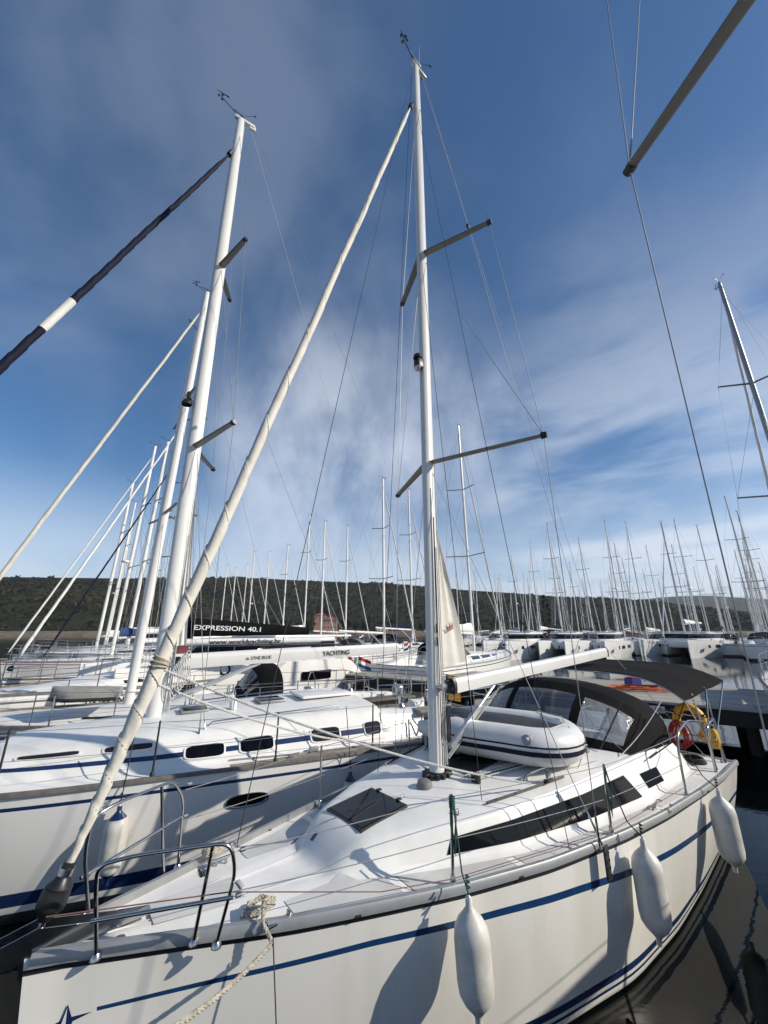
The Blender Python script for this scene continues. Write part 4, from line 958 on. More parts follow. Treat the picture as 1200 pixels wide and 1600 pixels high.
    for dz, w_ in ((-.035, .024), (.030, .008)):
        rows = []
        cen = Vector((0, 0, 0))
        for k in range(2, len(PP) - 2):
            t = (PP[k + 1] - PP[k - 1]).normalized(); o_ = Vector((t.y, -t.x, 0)).normalized(); r_ = rad[k] + .006; row = []
            for q in range(5):
                z = dz + (q - 2) / 2 * w_; a = math.asin(max(-1, min(1, z / R))); row.append(PP[k] + o_ * (r_ * cos(a)) + Vector((0, 0, r_ * sin(a))))
            rows.append(row)
        mb = MB(); mb.grid(rows); mb.build('rubbing_stripe', UVN, tb, 70)
    mb = MB(); rows = []
    for k in range(15):
        a = -.84 + 1.58 * k / 14; w = .45 * (1 if a < .22 else sqrt(max(.02, 1 - ((a - .22) / .56) ** 2))); rows.append([ux * a + uy * (w * q / 4) + Vector((0, 0, .41 + .055 * (1 - abs(q / 4)) - .05 * max(0, a) ** 1.5 - .03)) for q in range(-4, 5)])
    mb.grid(rows, flip=False); mb.build('dinghy_floor', DFAB, D_, 60)
    mb = MB(); mb.box(ux * -.82 + Vector((0, 0, .25)), (.04, .85, .36), rz=ang); mb.build('transom_board', mat('dinghy_transom', (.3, .3, .3), .5), D_)
    c = PP[5] + Vector((0, 0, 0)); t = ux; o_ = -uy
    hp_ = PP[9] + (-uy) * (R * .86) + Vector((0, 0, R * .5)); nrm = (-uy * .86 + Vector((0, 0, .5))).normalized()
    mb = MB(); mb.lathe([(.055, -.004), (.052, .006), (.03, .010), (.02, .03), (0, .03)], hp_, nrm, 18); mb.build('lifting_ring', ALU, D_)
    q0 = hp_ + nrm * .03; mb = MB(); mb.tube([q0, PP[12] + Vector((0, 0, R + .01)) - uy * .05, PP[15] + Vector((0, 0, R + .01)), PP[18] + Vector((0, 0, R + .02)), PP[22] + Vector((0, 0, R + .01))], .007, 6); mb.tube([q0, PP[13] + ux * R * .72 - uy * R * .5 + Vector((0, 0, R * .4)), PP[15] + ux * (R + .01)], .007, 6)
    mb.tube([PP[14] + ux * .05 + Vector((0, 0, R + .01)), PP[14] + ux * (R + .012) + Vector((0, 0, .0)), PP[14] + ux * .10 + Vector((0, 0, -R - .03))], .006, 6); mb.build('grab_line', ROPEL, D_)
    # horseshoe lifebuoy, orange throw bag and red line on the stern rail
    hb = thing('horseshoe_buoy', Lw((-4.93, 1.15, 1.50)), PSI, 'yellow horseshoe lifebuoy strapped on the stern rail', 'lifebuoy')
    mb = MB(); mb.tube([(-.03, .19 * cos(a), .24 * sin(a)) for a in [radians(-60 + 300 * k / 18 + 0) for k in range(19)]], .062, 12, rx=[.075] * 19); mb.build('buoy_foam', YEL, hb, 70)
    mb = MB()
    for a in (radians(30), radians(150)): mb.tube([Vector((-.03, .19 * cos(a), .24 * sin(a))) + Vector((.07 * cos(b), .08 * sin(b) * cos(a), .08 * sin(b) * sin(a))) for b in [2 * pi * k / 12 for k in range(12)]], .012, 4, closed=True)
    mb.build('buoy_strap', BLACK, hb)
    tb = thing('throw_bag', Lw((-4.80, 1.46, 1.36)), PSI, 'small orange yellow rescue bag hanging beside the horseshoe lifebuoy', 'rescue bag')
    mb = MB(); mb.lathe([(0, -.16), (.05, -.15), (.075, -.05), (.07, .06), (.045, .12), (0, .13)], n=14); mb.build('bag_body', YEL, tb); mb = MB(); mb.lathe([(.02, .13), (.03, .16), (0, .17)], n=10); mb.build('bag_neck', BLACK, tb)
    mb = MB(); rnd = random.Random(9)
    for k in range(9): c = Vector((rnd.uniform(-.05, .05), rnd.uniform(-.05, .05), rnd.uniform(-.05, .05))); mb.tube([c + Vector((.04 * sin(a * 2), .10 * cos(a), .17 * sin(a))) for a in [2 * pi * j / 14 for j in range(14)]], .012, 5, closed=True)
    tag(mb.build('rope_coil', mat('red_line', (.34, .03, .02), .8), None, loc=Lw((-4.35, 1.15, 1.42))), 'hank of red rope hanging under the bimini by the yellow lifebuoy', 'rope').rotation_euler = (0, 0, PSI)
    return Y
# ------------------------------------------------------------------ yachts in general
def gen_spec(L=11.0, B=3.7, fb=1.25, roof=.36, bowx=.40):
    bow = bowx * L; st = bow - L; h = B / 2
    f = lambda t: bow - t * L
    return dict(bow=bow, stern=st, stem=.35, bulge=.03, anti=2, cam=.07, bul=.03, cock=f(.70), counter=0,
      b=[(f(0), .05), (f(.05), h * .20), (f(.12), h * .42), (f(.22), h * .67), (f(.35), h * .88), (f(.5), h * .98), (f(.65), h), (f(.85), h * .94), (f(1), h * .84)],
      zs=[(f(0), fb * 1.14), (f(.3), fb * 1.05), (f(.6), fb), (f(1), fb * .98)],
      wl=[(f(0), .01), (f(.06), h * .06), (f(.15), h * .30), (f(.3), h * .66), (f(.5), h * .88), (f(.7), h * .9), (f(1), h * .70)],
      yb=[(f(0), 0), (f(.12), h * .10), (f(.20), h * .30), (f(.35), h * .56), (f(.5), h * .68), (f(.7), h * .72), (f(1), h * .72)],
      yt=[(f(0), 0), (f(.12), h * .06), (f(.20), h * .22), (f(.35), h * .46), (f(.5), h * .56), (f(.7), h * .60), (f(1), h * .60)],
      zr=[(f(0), fb * 1.1), (f(.14), fb * 1.06), (f(.19), fb + .14), (f(.35), fb + roof * .75), (f(.5), fb + roof), (f(.70), fb + roof * 1.1), (f(1), fb)],
      zc=[(f(.70), fb + .28), (f(.88), fb + .22), (f(.93), fb + .02), (f(1), fb)])
def lite_yacht(name, L, Hm, label, cat, hullm, stripem, hoodm, bagm, det=1, sailm=None, group=None, radar=False, sprayhood=True, roof=.36):
    sp = gen_spec(L, L * .335, .10 * L + .12, roof)
    Y = thing(name, (0, 0, 0), 0, label, cat, group)
    zs = lambda x: sm(sp['zs'], x)
    bands = [(lambda x: zs(x) - .13, lambda x: zs(x) - .17, 1, None), (lambda x: .2, lambda x: .10, 1, None)]
    make_hull(sp, Y, bands, [hullm, stripem, ANTI, ANTI], ns=22 if det < 2 else 44)
    make_deck(sp, Y, DECK, 34 if det < 2 else 70)
    for s_ in (1, -1):
        if det >= 1:
            for (a, b) in ((.33, .43), (.46, .57), (.59, .67)):
                rows = []
                for k in range(4):
                    x = sp['bow'] - L * (a + (b - a) * k / 3); P = deck_prof(sp, x); z0, z1 = P[2][1], P[3][1]; r = []
                    for q in (.22, .85): p = side_pt(sp, x, z0 + (z1 - z0) * q, .008); r.append((p.x, s_ * p.y, p.z))
                    rows.append(r)
                mb = MB(); mb.grid(rows, flip=s_ > 0); mb.build('cabin_window', ACRG, Y, 60)
        mb = MB(); sweep_box(mb, edge_path(sp, s_, -.01, -.03, 24, sp['bow'] - .03, sp['stern'] + .03), s_, .05, .05); mb.build('toe_rail', ALU if det < 2 else TEAK, Y, 30)
    # rails: stanchions and wires in one part per side
    for s_ in (1, -1):
        mb = MB(); pts = []
        for k in range(7):
            x = sp['bow'] * .72 - (sp['bow'] * .72 - sp['stern'] * .93) * k / 6; y = s_ * (sm(sp['b'], x) - .08); z = zs(x); mb.tube([(x, y, z - .02), (x, y, z + .6)], .012, 5); pts.append(Vector((x, y, z)))
        for dz in (.3, .59): mb.tube([p + Vector((0, 0, dz)) for p in pts], .006, 4)
        mb.build('guard_rail', STEEL, Y)
    mb = MB(); bx = sp['bow']; z = zs(bx)
    for dz, k in ((.62, 1), (.32, .9)): mb.tube(arc([(bx * .72, sm(sp['b'], bx * .72) - .08, z + dz), (bx * .93, .25, z + dz), (bx * .99, .0, z + dz + .02), (bx * .93, -.25, z + dz), (bx * .72, -sm(sp['b'], bx * .72) + .08, z + dz)], .25, 4), .013, 6)
    for x, y in ((bx * .93, .22), (bx * .93, -.22)): mb.tube([(x, y, z - .02), (x, y, z + .62)], .013, 6)
    mb.build('pulpit', STEEL, Y)
    mb = MB(); sx = sp['stern'] + .12; hb = sm(sp['b'], sx) - .1
    for dz in (.62, .32): mb.tube(arc([(sx + 1.2, hb + .05, z0_ + dz) if False else (sx + 1.2, hb + .05, zs(sx) + dz), (sx, hb, zs(sx) + dz), (sx, .35, zs(sx) + dz)], .15, 4), .013, 6); mb.tube(arc([(sx + 1.2, -hb - .05, zs(sx) + dz), (sx, -hb, zs(sx) + dz), (sx, -.35, zs(sx) + dz)], .15, 4), .013, 6)
    for x, y in ((sx, hb), (sx, -hb), (sx, .35), (sx, -.35)): mb.tube([(x, y, zs(sx) - .02), (x, y, zs(sx) + .62)], .013, 6)
    mb.build('stern_rail', STEEL, Y)
    # mast + rig
    zb = roof_z(sp, 0, 0) - .02; rk = -.012 * Hm; T = Vector((rk, 0, Hm)); Bm = Vector((0, 0, zb)); at = lambda f: Bm.lerp(T, f)
    mast = MB(); rows = []
    n = 10
    for k in range(5):
        t = k / 4; c = Bm.lerp(T, t); q = 1 if t < .8 else .8; rows.append([c + Vector((.105 * q * cos(2 * pi * j / n), .075 * q * sin(2 * pi * j / n), 0)) for j in range(n)])
    mast.grid(rows, close=True); mast.ngon(rows[-1]); mast = mast.build('mast', MASTW, Y, 50)
    wind_gear(mast, T, .9)
    tp = {}
    for lv, f, w in ((1, .38, 1.15), (2, .68, .85)):
        for s_ in (1, -1):
            r = at(f); t = r + Vector((-.35, s_ * w * L / 11, .05)); tp[(lv, s_)] = t
            mb = MB(); mb.tube([r, t], .03, 6, rx=[.05, .035]); mb.build('spreader', SPR, mast)
    if radar:
        c = at(.40) + Vector((.32, 0, 0)); mb = MB(); mb.lathe([(0, -.02), (.2, 0), (.23, .06), (.2, .14), (0, .18)], c, n=16); mb.tube([c, at(.40)], .03, 6); mb.build('radar_dome', GEL, mast)
    mb = MB(); cp = Vector((-.4, L * .335 / 2 - .12, zs(0)))
    for s_ in (1, -1):
        c = Vector((cp.x, cp.y * s_, cp.z)); w_ = .0055
        for a, b in ((c, tp[(1, s_)]), (tp[(1, s_)], tp[(2, s_)]), (tp[(2, s_)], at(.97)), (c, at(.37)), (tp[(1, s_)], at(.66))): mb.tube([a, b], w_, 4)
    a = at(.995) + Vector((-.15, 0, 0)); b = Vector((sp['stern'] * .8, 0, Hm * .28)); mb.tube([a, b], .0055, 4)
    for s_ in (1, -1): mb.tube([b, (sp['stern'] + .1, s_ * hb * .8, zs(sx))], .0055, 4)
    mb.build('standing_rigging', WIRED if det < 2 else WIRE, Y)
    hd = at(.93) + Vector((.09, 0, 0)); ft = Vector((sp['bow'] - .18, 0, zs(bx) + .35))
    furled_sail(ft, hd, .058, .036, Y, sailm or SAILW, 14, nn=8, amp=.12)
    mb = MB(); d = (hd - ft).normalized(); mb.lathe([(0, -.12), (.09, -.10), (.09, .02), (.04, .06)], ft, d, 10); mb.build('furler_drum', BLACK, Y)
    g = Vector((-.16, 0, zb + 1.0)); e = Vector((sp['stern'] * .72, 0, zb + 1.15))
    mb = MB(); mb.tube([g, e], .07, 8, rx=[.055, .055]); bo = mb.build('boom', MASTW, Y, 50)
    if bagm is not None:
        rows = []
        for k in range(11):
            t = k / 10; c = g.lerp(e, t * .94 + .01) + Vector((0, 0, .05)); hh = (.42 * (1 - t) + .12) * (1 + .05 * sin(k * 2.1)); w = .12 * (1 - t * .4)
            rows.append([c + Vector((0, w * cos(a) * (1 if sin(a) < .3 else .6), hh * .5 + hh * .5 * sin(a))) for a in [2 * pi * j / 12 for j in range(12)]])
        mb = MB(); mb.grid(rows, close=True); mb.ngon(rows[0][::-1]); mb.ngon(rows[-1]); mb.build('sail_cover', bagm, bo, 70)
        mb = MB()
        for t in (.3, .7): 
            for s_ in (1, -1): mb.tube([at(.6), g.lerp(e, t) + Vector((0, s_ * .1, .3))], .0045, 4)
        mb.build('lazy_jack', WIRE, bo)
    mb = MB(); mb.tube([Bm + Vector((-.15, 0, .15)), g.lerp(e, .32)], .03, 6); mb.build('boom_vang', ALUL, Y)
    mb = MB(); fx = sp['stern'] + .1; mb.tube([(fx, -.5, zs(sx)), (fx - .12, -.5, zs(sx) + 1.1)], .012, 5); fo = mb.build('flag_staff', STEEL, Y); mb = MB(); rows = [[(fx - .11 - .42 * k / 5, -.5 + .05 * sin(k * 1.6), zs(sx) + 1.08 - .30 * q / 3 - .03 * k) for q in range(4)] for k in range(6)]; mb.grid(rows, mfun=lambda i, j: j); mb.grid([[(x, y + .004, z) for x, y, z in r] for r in rows], mfun=lambda i, j: j, flip=True); mb.build('flag', [REDM, SAILW, BLUE], fo, 60)
    if sprayhood:
        x0 = sp['cock'] + .75; n = 16; rows = []; w = sm(sp['yt'], x0) * 1.0
        fr = lambda a: Vector((x0 - .1 * abs(sin(a)), w * sin(a), roof_z(sp, x0, w * abs(sin(a)) * .98)))
        hp = lambda a, k=0: Vector((x0 - .62 - .42 * k - .12 * abs(sin(a)), w * 1.06 * sin(a), sm(sp['zs'], x0) + .18 + .80 * abs(cos(a)) ** .6))
        A = [(-.5 + j / n) * pi * .99 for j in range(n + 1)]
        rows = [[fr(a).lerp(hp(a), k / 4) + Vector((0, 0, .08 * sin(pi * k / 4) * cos(a))) for a in A] for k in range(5)] + [[hp(a, k) for a in A] for k in (.5, 1)]
        mb = MB(); mb.grid(rows, mfun=lambda i, j: 1 if (1 <= i <= 2 and 2 <= j <= n - 3 and j % 5 != 2) else 0); mb.build('sprayhood', [hoodm, GREYP], Y, 70)
    mb = MB(); c = Vector((sp['cock'] - L * .14, 0, zs(0) + .3)); 
    mb.tube([c + Vector((0, .38 * cos(a), .38 * sin(a))) for a in [2 * pi * k / 18 for k in range(18)]], .014, 6, closed=True); mb.box(c + Vector((.1, 0, -.35)), (.2, .25, .7), bev=.03); mb.build('steering_wheel', STEEL, Y)
    return Y
def catamaran(label, L=12.5, B=6.6, group=None, rig=True, name='catamaran'):
    Y = thing(name, (0, 0, 0), 0, label, 'catamaran', group)
    fb = 1.85
    for s_ in (1, -1):
        mb = MB(); N = 24
        st = [(L * .5 - L * k / N) for k in range(N + 1)]; rows = []
        for x in st:
            t = (L * .5 - x) / L; w = .95 * min(1, .06 + 2.6 * t) * (1 if t < .8 else 1 - (t - .8) * .6); z1 = fb * (1 - .05 * t) if t < .86 else fb * .95 - (t - .86) / .14 * fb * .55; ww = w * .62
            xx = x - .0; rows.append([(xx, s_ * (B / 2 - 1) + y, z) for y, z in ((-w, z1), (-w * .97, z1 * .55), (-ww, .25), (-ww * .95, .0), (-ww * .6, -.4), (ww * .6, -.4), (ww * .95, .0), (ww, .25), (w * .97, z1 * .55), (w, z1), (w * .5, z1 + .05), (-w * .5, z1 + .05))])
        mb.grid(rows, close=True, mfun=lambda i, j: 1 if j in (3, 4, 5, 2, 6) and j in (3, 4, 5) else 0); mb.ngon(rows[0][::-1]); mb.ngon(rows[-1]); h = mb.build('hull', [GEL, ANTI], Y, 35)
        for xa, xb in ((.6, 1.7), (-2.6, -1.0), (3.3, 3.9)):
            for side in (1, -1):
                y = s_ * (B / 2 - 1) + side * .99; yy = lambda x: s_ * (B / 2 - 1) + side * (.965 + .015) 
                mb = MB(); mb.add([(xa, yy(xa), 1.05), (xb, yy(xb), 1.05), (xb, yy(xb), 1.38), (xa, yy(xa), 1.38)], [(0, 1, 2, 3), (3, 2, 1, 0)]); mb.build('hull_window', ACR, h, 0)
    mb = MB(); mb.box((-.6, 0, 1.35), (L * .62, B - 2.1, .75), bev=.1); mb.build('bridge_deck', GEL, Y)
    prof = []
    ro = [[(x, y * k, z) for (x, y, z) in ((-3.6, B / 2 - .8, 0), (-1.2, B / 2 - .7, 0), (1.0, B / 2 - .9, 0), (2.2, B / 2 - 1.6, 0), (2.7, .0, 0), (2.2, -B / 2 + 1.6, 0), (1.0, -B / 2 + .9, 0), (-1.2, -B / 2 + .7, 0), (-3.6, -B / 2 + .8, 0))] for k in (1,)][0]
    def ring(s_, dx, z): return [(x * 1.0 + dx * (1 if x > 0 else 0), y * s_, z) for x, y, _ in ro]
    mb = MB(); mb.grid([ring(1, 0, 1.6), ring(1, 0, 1.98), ring(.99, -.25, 2.03), ring(.96, -.75, 2.50), ring(.99, -.6, 2.56), ring(.96, -.8, 2.66)], close=True, mfun=lambda i, j: 1 if i == 2 and j not in (8,) else 0, flip=False); mb.ngon(ring(.96, -.8, 2.66)[::-1]); mb.build('coachroof', [GEL, ACR], Y, 30)
    mb = MB(); mb.box((-2.6, 0, 2.72), (4.6, B * .62, .09), bev=.04); mb.build('hardtop', GEL, Y)
    if rig: cat_rig(Y, L, B)
    mb = MB()
    for s_ in (1, -1):
        pts = [(L * .5 - .5, s_ * (B / 2 - .9), 2.45), (2, s_ * (B / 2 - .15), 2.45), (-2, s_ * (B / 2 - .12), 2.42), (-L * .5 + 1.8, s_ * (B / 2 - .3), 2.4)]; mb.tube(pts, .008, 4)
        for p in pts: mb.tube([(p[0], p[1], 1.75), p], .012, 5)
    mb.build('guard_rail', STEEL, Y)
    return Y
def cat_rig(Y, L, B):
    Hm = 17; mb = MB(); mb.tube([(0, 0, 2.6), (-.15, 0, Hm)], .09, 10, rx=[.12, .10]); mast = mb.build('mast', MASTW, Y, 50); wind_gear(mast, (-.15, 0, Hm), .9)
    for f, w in ((.4, 1.3), (.7, .9)):
        for s_ in (1, -1): mb = MB(); mb.tube([(-.05, 0, 2.6 + f * 14.4), (-.3, s_ * w, 2.6 + f * 14.4)], .03, 6, rx=[.05, .04]); mb.build('spreader', SPR, mast)
    mb = MB()
    for s_ in (1, -1): mb.tube([(-.14, 0, 15.8), (-.3, s_ * .9, 12.7), (-.3, s_ * 1.3, 8.4), (-.9, s_ * (B / 2 - .2), 1.9)], .0055, 4)
    mb.tube([(0, 0, 15), (L * .5 - .3, 0, 1.8)], .006, 4); mb.build('standing_rigging', WIRED, Y)
    furled_sail((L * .5 - .4, 0, 2.2), (.02, 0, 14.6), .08, .045, Y, SAILW, 14, nn=8)
    mb = MB(); mb.tube([(-.2, 0, 3.7), (-5.4, 0, 3.9)], .08, 8); bo = mb.build('boom', MASTW, Y)
    rows = [[Vector((-.25 - 5 * k / 8, w * (.15 - .006 * k), 3.78 + z * (.55 - .045 * k))) for w, z in ((-1, 0), (-1.1, .4), (-.5, .95), (0, 1), (.5, .95), (1.1, .4), (1, 0))] for k in range(9)]
    mb = MB(); mb.grid(rows); mb.build('sail_cover', SAILW, bo, 60)
# ------------------------------------------------------------------ the yacht moored alongside to the left
PSB = radians(211); BO = Vector((-3.57, 6.63, 0))
def build_left():
    sp = dict(bow=4.95, stern=-6.4, stem=.5, bulge=.04, anti=3, cam=.07, bul=.03, cock=-3.3, counter=0,
      b=[(4.95, .05), (4.4, .42), (3.5, .88), (2.6, 1.17), (1.36, 1.44), (.54, 1.55), (-.65, 1.66), (-2.0, 1.80), (-3.5, 1.90), (-5, 1.84), (-6.4, 1.62)],
      zs=[(4.95, 1.46), (3, 1.38), (1, 1.32), (-1, 1.29), (-3.5, 1.27), (-6.4, 1.24)],
      wl=[(4.95, .01), (4.2, .12), (3, .48), (1.4, .98), (0, 1.30), (-1.5, 1.50), (-3.5, 1.60), (-5, 1.45), (-6.4, 1.1)],
      yb=[(4.5, 0), (3.2, .25), (2.6, .55), (1.36, .98), (0, 1.30), (-1, 1.40), (-3, 1.50), (-6.4, 1.45)],
      yt=[(4.5, 0), (3.2, .12), (2.6, .35), (1.36, .74), (0, 1.05), (-1, 1.14), (-3, 1.22), (-6.4, 1.2)],
      zr=[(4.9, 1.44), (3.4, 1.41), (2.8, 1.50), (1.6, 1.62), (0, 1.70), (-1.5, 1.76), (-3.3, 1.80), (-6.4, 1.3)],
      zc=[(-3.3, 1.66), (-5.0, 1.56), (-5.6, 1.32), (-6.4, 1.28)])
    Y = thing('sailing_yacht', (BO.x, BO.y, 0), PSB, 'big white yacht left of the foreground one, navy stripe along its cabin windows', 'yacht')
    zs = lambda x: sm(sp['zs'], x)
    bands = [(lambda x: zs(x) - .135, lambda x: zs(x) - .172, 1, None), (lambda x: .33, lambda x: .19, 1, None), (lambda x: .12, lambda x: .0, 2, None)]
    hull = make_hull(sp, Y, bands, [GEL, NAVY, ANTI, ANTI], ns=80)
    make_deck(sp, Y, DECK, 150)
    for s_ in (1, -1):
        mb = MB(); sweep_box(mb, edge_path(sp, s_, .0, -.03, 70, 4.9, -6.35), s_, .05, .04); mb.build('toe_rail', TEAK, Y, 30)
        # navy band on the cabin side
        rows = []
        for k in range(61):
            x = 2.4 - 6.6 * k / 60; P = deck_prof(sp, x); z0, z1 = P[2][1], P[3][1]; r = []
            for q in (.30, .48): p = side_pt(sp, x, z0 + (z1 - z0) * q, .003); r.append((p.x, s_ * p.y, p.z))
            rows.append(r)
        mb = MB(); mb.grid(rows, flip=s_ > 0); mb.build('cabin_stripe', NAVY, Y, 60)
        for (xa, xb, q0, q1, mm) in ((1.42, .80, .80, .99, ACRG), (.55, .02, .74, .99, ACRG), (-.36, -.84, .18, .64, ACR), (-1.04, -1.50, .18, .66, ACR), (-2.06, -2.52, .20, .66, ACRG), (-2.95, -3.25, .2, .66, ACRG)):
            def pt(x, q, off): P = deck_prof(sp, x); z0, z1 = P[2][1], P[3][1]; p = side_pt(sp, x, z0 + (z1 - z0) * q, off); return Vector((p.x, s_ * p.y, p.z))
            def shape(gr, off, n=28):
                out = []; cx, cq = (xa + xb) / 2, (q0 + q1) / 2; hx, hq = abs(xa - xb) / 2 * gr, (q1 - q0) / 2 * (gr if gr <= 1 else 1 + (gr - 1) * 1.7)
                for k in range(n): a = 2 * pi * k / n; c_, s2 = cos(a), sin(a); e = .42; out.append(pt(cx + hx * math.copysign(abs(c_) ** e, c_), cq + hq * math.copysign(abs(s2) ** e, s2), off))
                return out
            o1 = shape(1.08, .002); o2 = shape(1.07, .014); o3_ = shape(.98, .016); o4 = shape(.98, .006)
            mb = MB(); mb.grid([o1, o2, o3_, o4], close=True, flip=s_ < 0); fr = mb.build('window_frame', GEL, Y, 40)
            mb = MB(); mb.ngon(o4 if s_ < 0 else o4[::-1]); mb.ngon(o4[::-1] if s_ < 0 else o4); mb.build('window_pane', mm, fr, 0)
        # oval hull port
        for cx in (-1.12, 1.9):
            n = 26; c = []
            def hpnt(x, z, off): y = hull_y(sp, x, z); return Vector((hull_x(sp, x, z), s_ * (y + off), z))
            ring = lambda k_, off: [hpnt(cx + .235 * k_ * math.copysign(abs(cos(a)) ** .8, cos(a)), .90 + .062 * (k_ if k_ < 1 else k_ * 1.15) * math.copysign(abs(sin(a)) ** .8, sin(a)), off) for a in [2 * pi * k / n for k in range(n)]]
            mb = MB(); mb.grid([ring(1.12, .002), ring(1.1, .014), ring(1.0, .014), ring(.98, .004)], close=True, flip=s_ < 0); fr = mb.build('hull_port', STEEL, hull, 40); mb = MB(); r = ring(.98, .004); mb.ngon(r); mb.ngon(r[::-1]); mb.build('port_glass', ACR, fr, 0)
        # teak side deck
        for xa, xb in ((-.9, -3.9),):
            rows = []
            for k in range(20):
                x = xa + (xb - xa) * k / 19; P = deck_prof(sp, x); r = []
                for q in range(3): y = P[1][0] + .03 + (P[0][0] - .07 - P[1][0] - .03) * q / 2; r.append((x, s_ * y, roof_z(sp, x, y) + .004))
                rows.append(r)
            mb = MB(); mb.grid(rows, flip=s_ < 0); mb.build('teak_side_deck', TEAKG, Y, 60)
        # stanchions, lifelines
        tops = []
        for x in (3.6, 1.45, -.0, -1.45, -2.9, -4.4, -5.9):
            y = s_ * (sm(sp['b'], x) - .09); z = roof_z(sp, x, y); mb = MB(); mb.tube([(x, y, z), (x, y, z + .62)], [.013, .011], 8); mb.lathe([(.03, 0), (.026, .05), (.015, .07)], (x, y, z), n=10); mb.build('stanchion', RUB if s_ > 0 else STEEL, Y); tops.append(Vector((x, y, z)))
        for dz in (.31, .60):
            for p, q in zip(tops, tops[1:]): lines_one(Y, [(sag(p + Vector((0, 0, dz)), q + Vector((0, 0, dz)), .01, 4),)], 'lifeline', WIRE, .0032)
        P = [Vector((x, s_ * y, roof_z(sp, x, y) + .05)) for x, y in ((-.7, .98), (-1.6, 1.04), (-2.6, 1.06))]
        mb = MB(); mb.tube([P[0] - Vector((-.05, 0, .05))] + P + [P[-1] - Vector((.05, 0, .05))], .011, 8); mb.tube([P[1], P[1] - Vector((0, 0, .05))], .01, 6); mb.build('grab_rail', STEEL, Y)
        cleat(Y, (-1.7, s_ * (sm(sp['b'], -1.7) - .2), roof_z(sp, -1.7, sm(sp['b'], -1.7) - .2)), 0)
        winch(Y, -3.9, s_ * 1.05, 1.63, 1.1)
    # genoa track and car on the port deck
    mb = MB(); mb.tube([(x, sm(sp['b'], x) - .28, roof_z(sp, x, sm(sp['b'], x) - .28) + .014) for x in (-.9, -1.8, -2.7, -3.2)], .012, 4); mb.box((-2.05, sm(sp['b'], -2.05) - .28, roof_z(sp, -2.05, 1.5) + .05), (.14, .05, .06), bev=.01); mb.build('genoa_track', ALU, Y)
    zz = lambda x, y: roof_z(sp, x, y)
    for (x0, x1, w) in ((-.35, -.75, .22), (-1.55, -2.0, .25), (2.2, 1.65, .26)):
        mb = MB(); mb.box(((x0 + x1) / 2, 0.0, zz((x0 + x1) / 2, 0) + .022), (abs(x1 - x0), w * 2, .04), bev=.012); f = mb.build('deck_hatch', ALU, Y); mb = MB(); mb.box(((x0 + x1) / 2, 0, zz((x0 + x1) / 2, 0) + .044), (abs(x1 - x0) - .06, w * 2 - .06, .01), bev=.003); mb.build('hatch_glass', ACR, f)
    for y in (.35, -.35):
        mb = MB(); mb.tube(arc([(-1.1, y, zz(-1.1, .35)), (-1.1, y, zz(-1.1, .35) + .28), (-1.1, y * .5, zz(-1.1, .3) + .30), (-1.1, y * .5, zz(-1.1, .2))], .06, 4), .011, 8); mb.build('granny_bar', STEEL, Y)
    mb = MB(); mb.lathe([(.06, 0), (.06, .1), (.04, .16)], (-1.1, .26, zz(-1.1, .26)), n=14); mb.tube([(-1.1, .26, zz(-1.1, .26) + .12), (-1.02, .26, zz(-1.1, .26) + .2)], [.055, .07], 10); mb.build('dorade_vent', GEL, Y)
    mb = MB(); mb.box((-2.75, 0, 1.83), (1.0, .8, .05), bev=.02); mb.build('sliding_hatch', GEL, Y)
    # mast
    M = lambda z, dx=0, dy=0: Vector((.19 * (z - 1.65) / 14.1 + dx, dy, z))
    mast = oval_mast(M(1.66), M(15.70), .122, .084, Y, MASTW)
    mb = MB(); mb.box(M(15.72, -.10), (.5, .08, .09), bev=.01); mb.box(M(15.66, -.30), (.16, .05, .14), bev=.01); mb.build('masthead', MASTW, mast)
    wind_gear(mast, M(15.77), 1.25)
    tips = {}
    for lv, z, w, sw in ((1, 6.30, 1.18, .50), (2, 10.70, .90, .36)):
        for s_ in (1, -1):
            t = M(z + .10, -sw, s_ * w); tips[(lv, s_)] = t; spreader(M(z, -.03, s_ * .085), t, .15, .045, mast, ALU)
    c = M(7.35, .2, .0); mb = MB(); mb.box(c, (.10, .10, .16), bev=.02); mb.lathe([(.09, 0), (.10, .04), (.05, .12)], c + Vector((.02, 0, -.20)), (.1, 0, 1), 12); mb.build('deck_light', BLACK, mast)
    for k in range(5): mb = MB(); mb.tube([M(1.75, -.14 - .01 * k, .05 + .02 * k), M(3.4 + k * .3, -.13, .06)], .006, 5); mb.build('halyard', ROPEL, mast)
    mb = MB()
    for k in range(6): cc = M(2.2 + .04 * k, -.2 - .03 * k, .12); mb.tube([cc + Vector((.06 * cos(a), .05 * cos(a), .26 * sin(a))) for a in [2 * pi * j / 14 for j in range(14)]], .008, 5, closed=True)
    mb.build('coiled_halyard', ROPEL, mast)
    # clew of the in-mast sail
    a0, a1, a2 = M(5.3, -.14), Vector((-.30, 0, 2.75)), M(2.72, -.14); rows = []
    for i in range(11):
        t = i / 10; L = Vector(a0).lerp(a2, t); R = Vector(a0).lerp(a1, t); rows.append([L.lerp(R, j / 8) + Vector((0, .02 * sin(j * 1.7), 0)) for j in range(9)])
    mb = MB(); mb.grid(rows); mb.grid([[p + Vector((0, -.006, 0)) for p in r] for r in rows], flip=True); mb.build('furled_mainsail_clew', SAILW, Y, 80)
    b0, b1 = Vector((-.28, 0, 2.48)), Vector((-4.50, 0, 2.60)); rows = []
    oc = [(.06, -.11), (.082, -.04), (.082, .05), (.05, .115), (-.05, .115), (-.082, .05), (-.082, -.04), (-.06, -.11)]
    for t in (0, 1): rows.append([b0.lerp(b1, t) + Vector((0, y * (1 - .1 * t), z * (1 - .1 * t))) for y, z in oc])
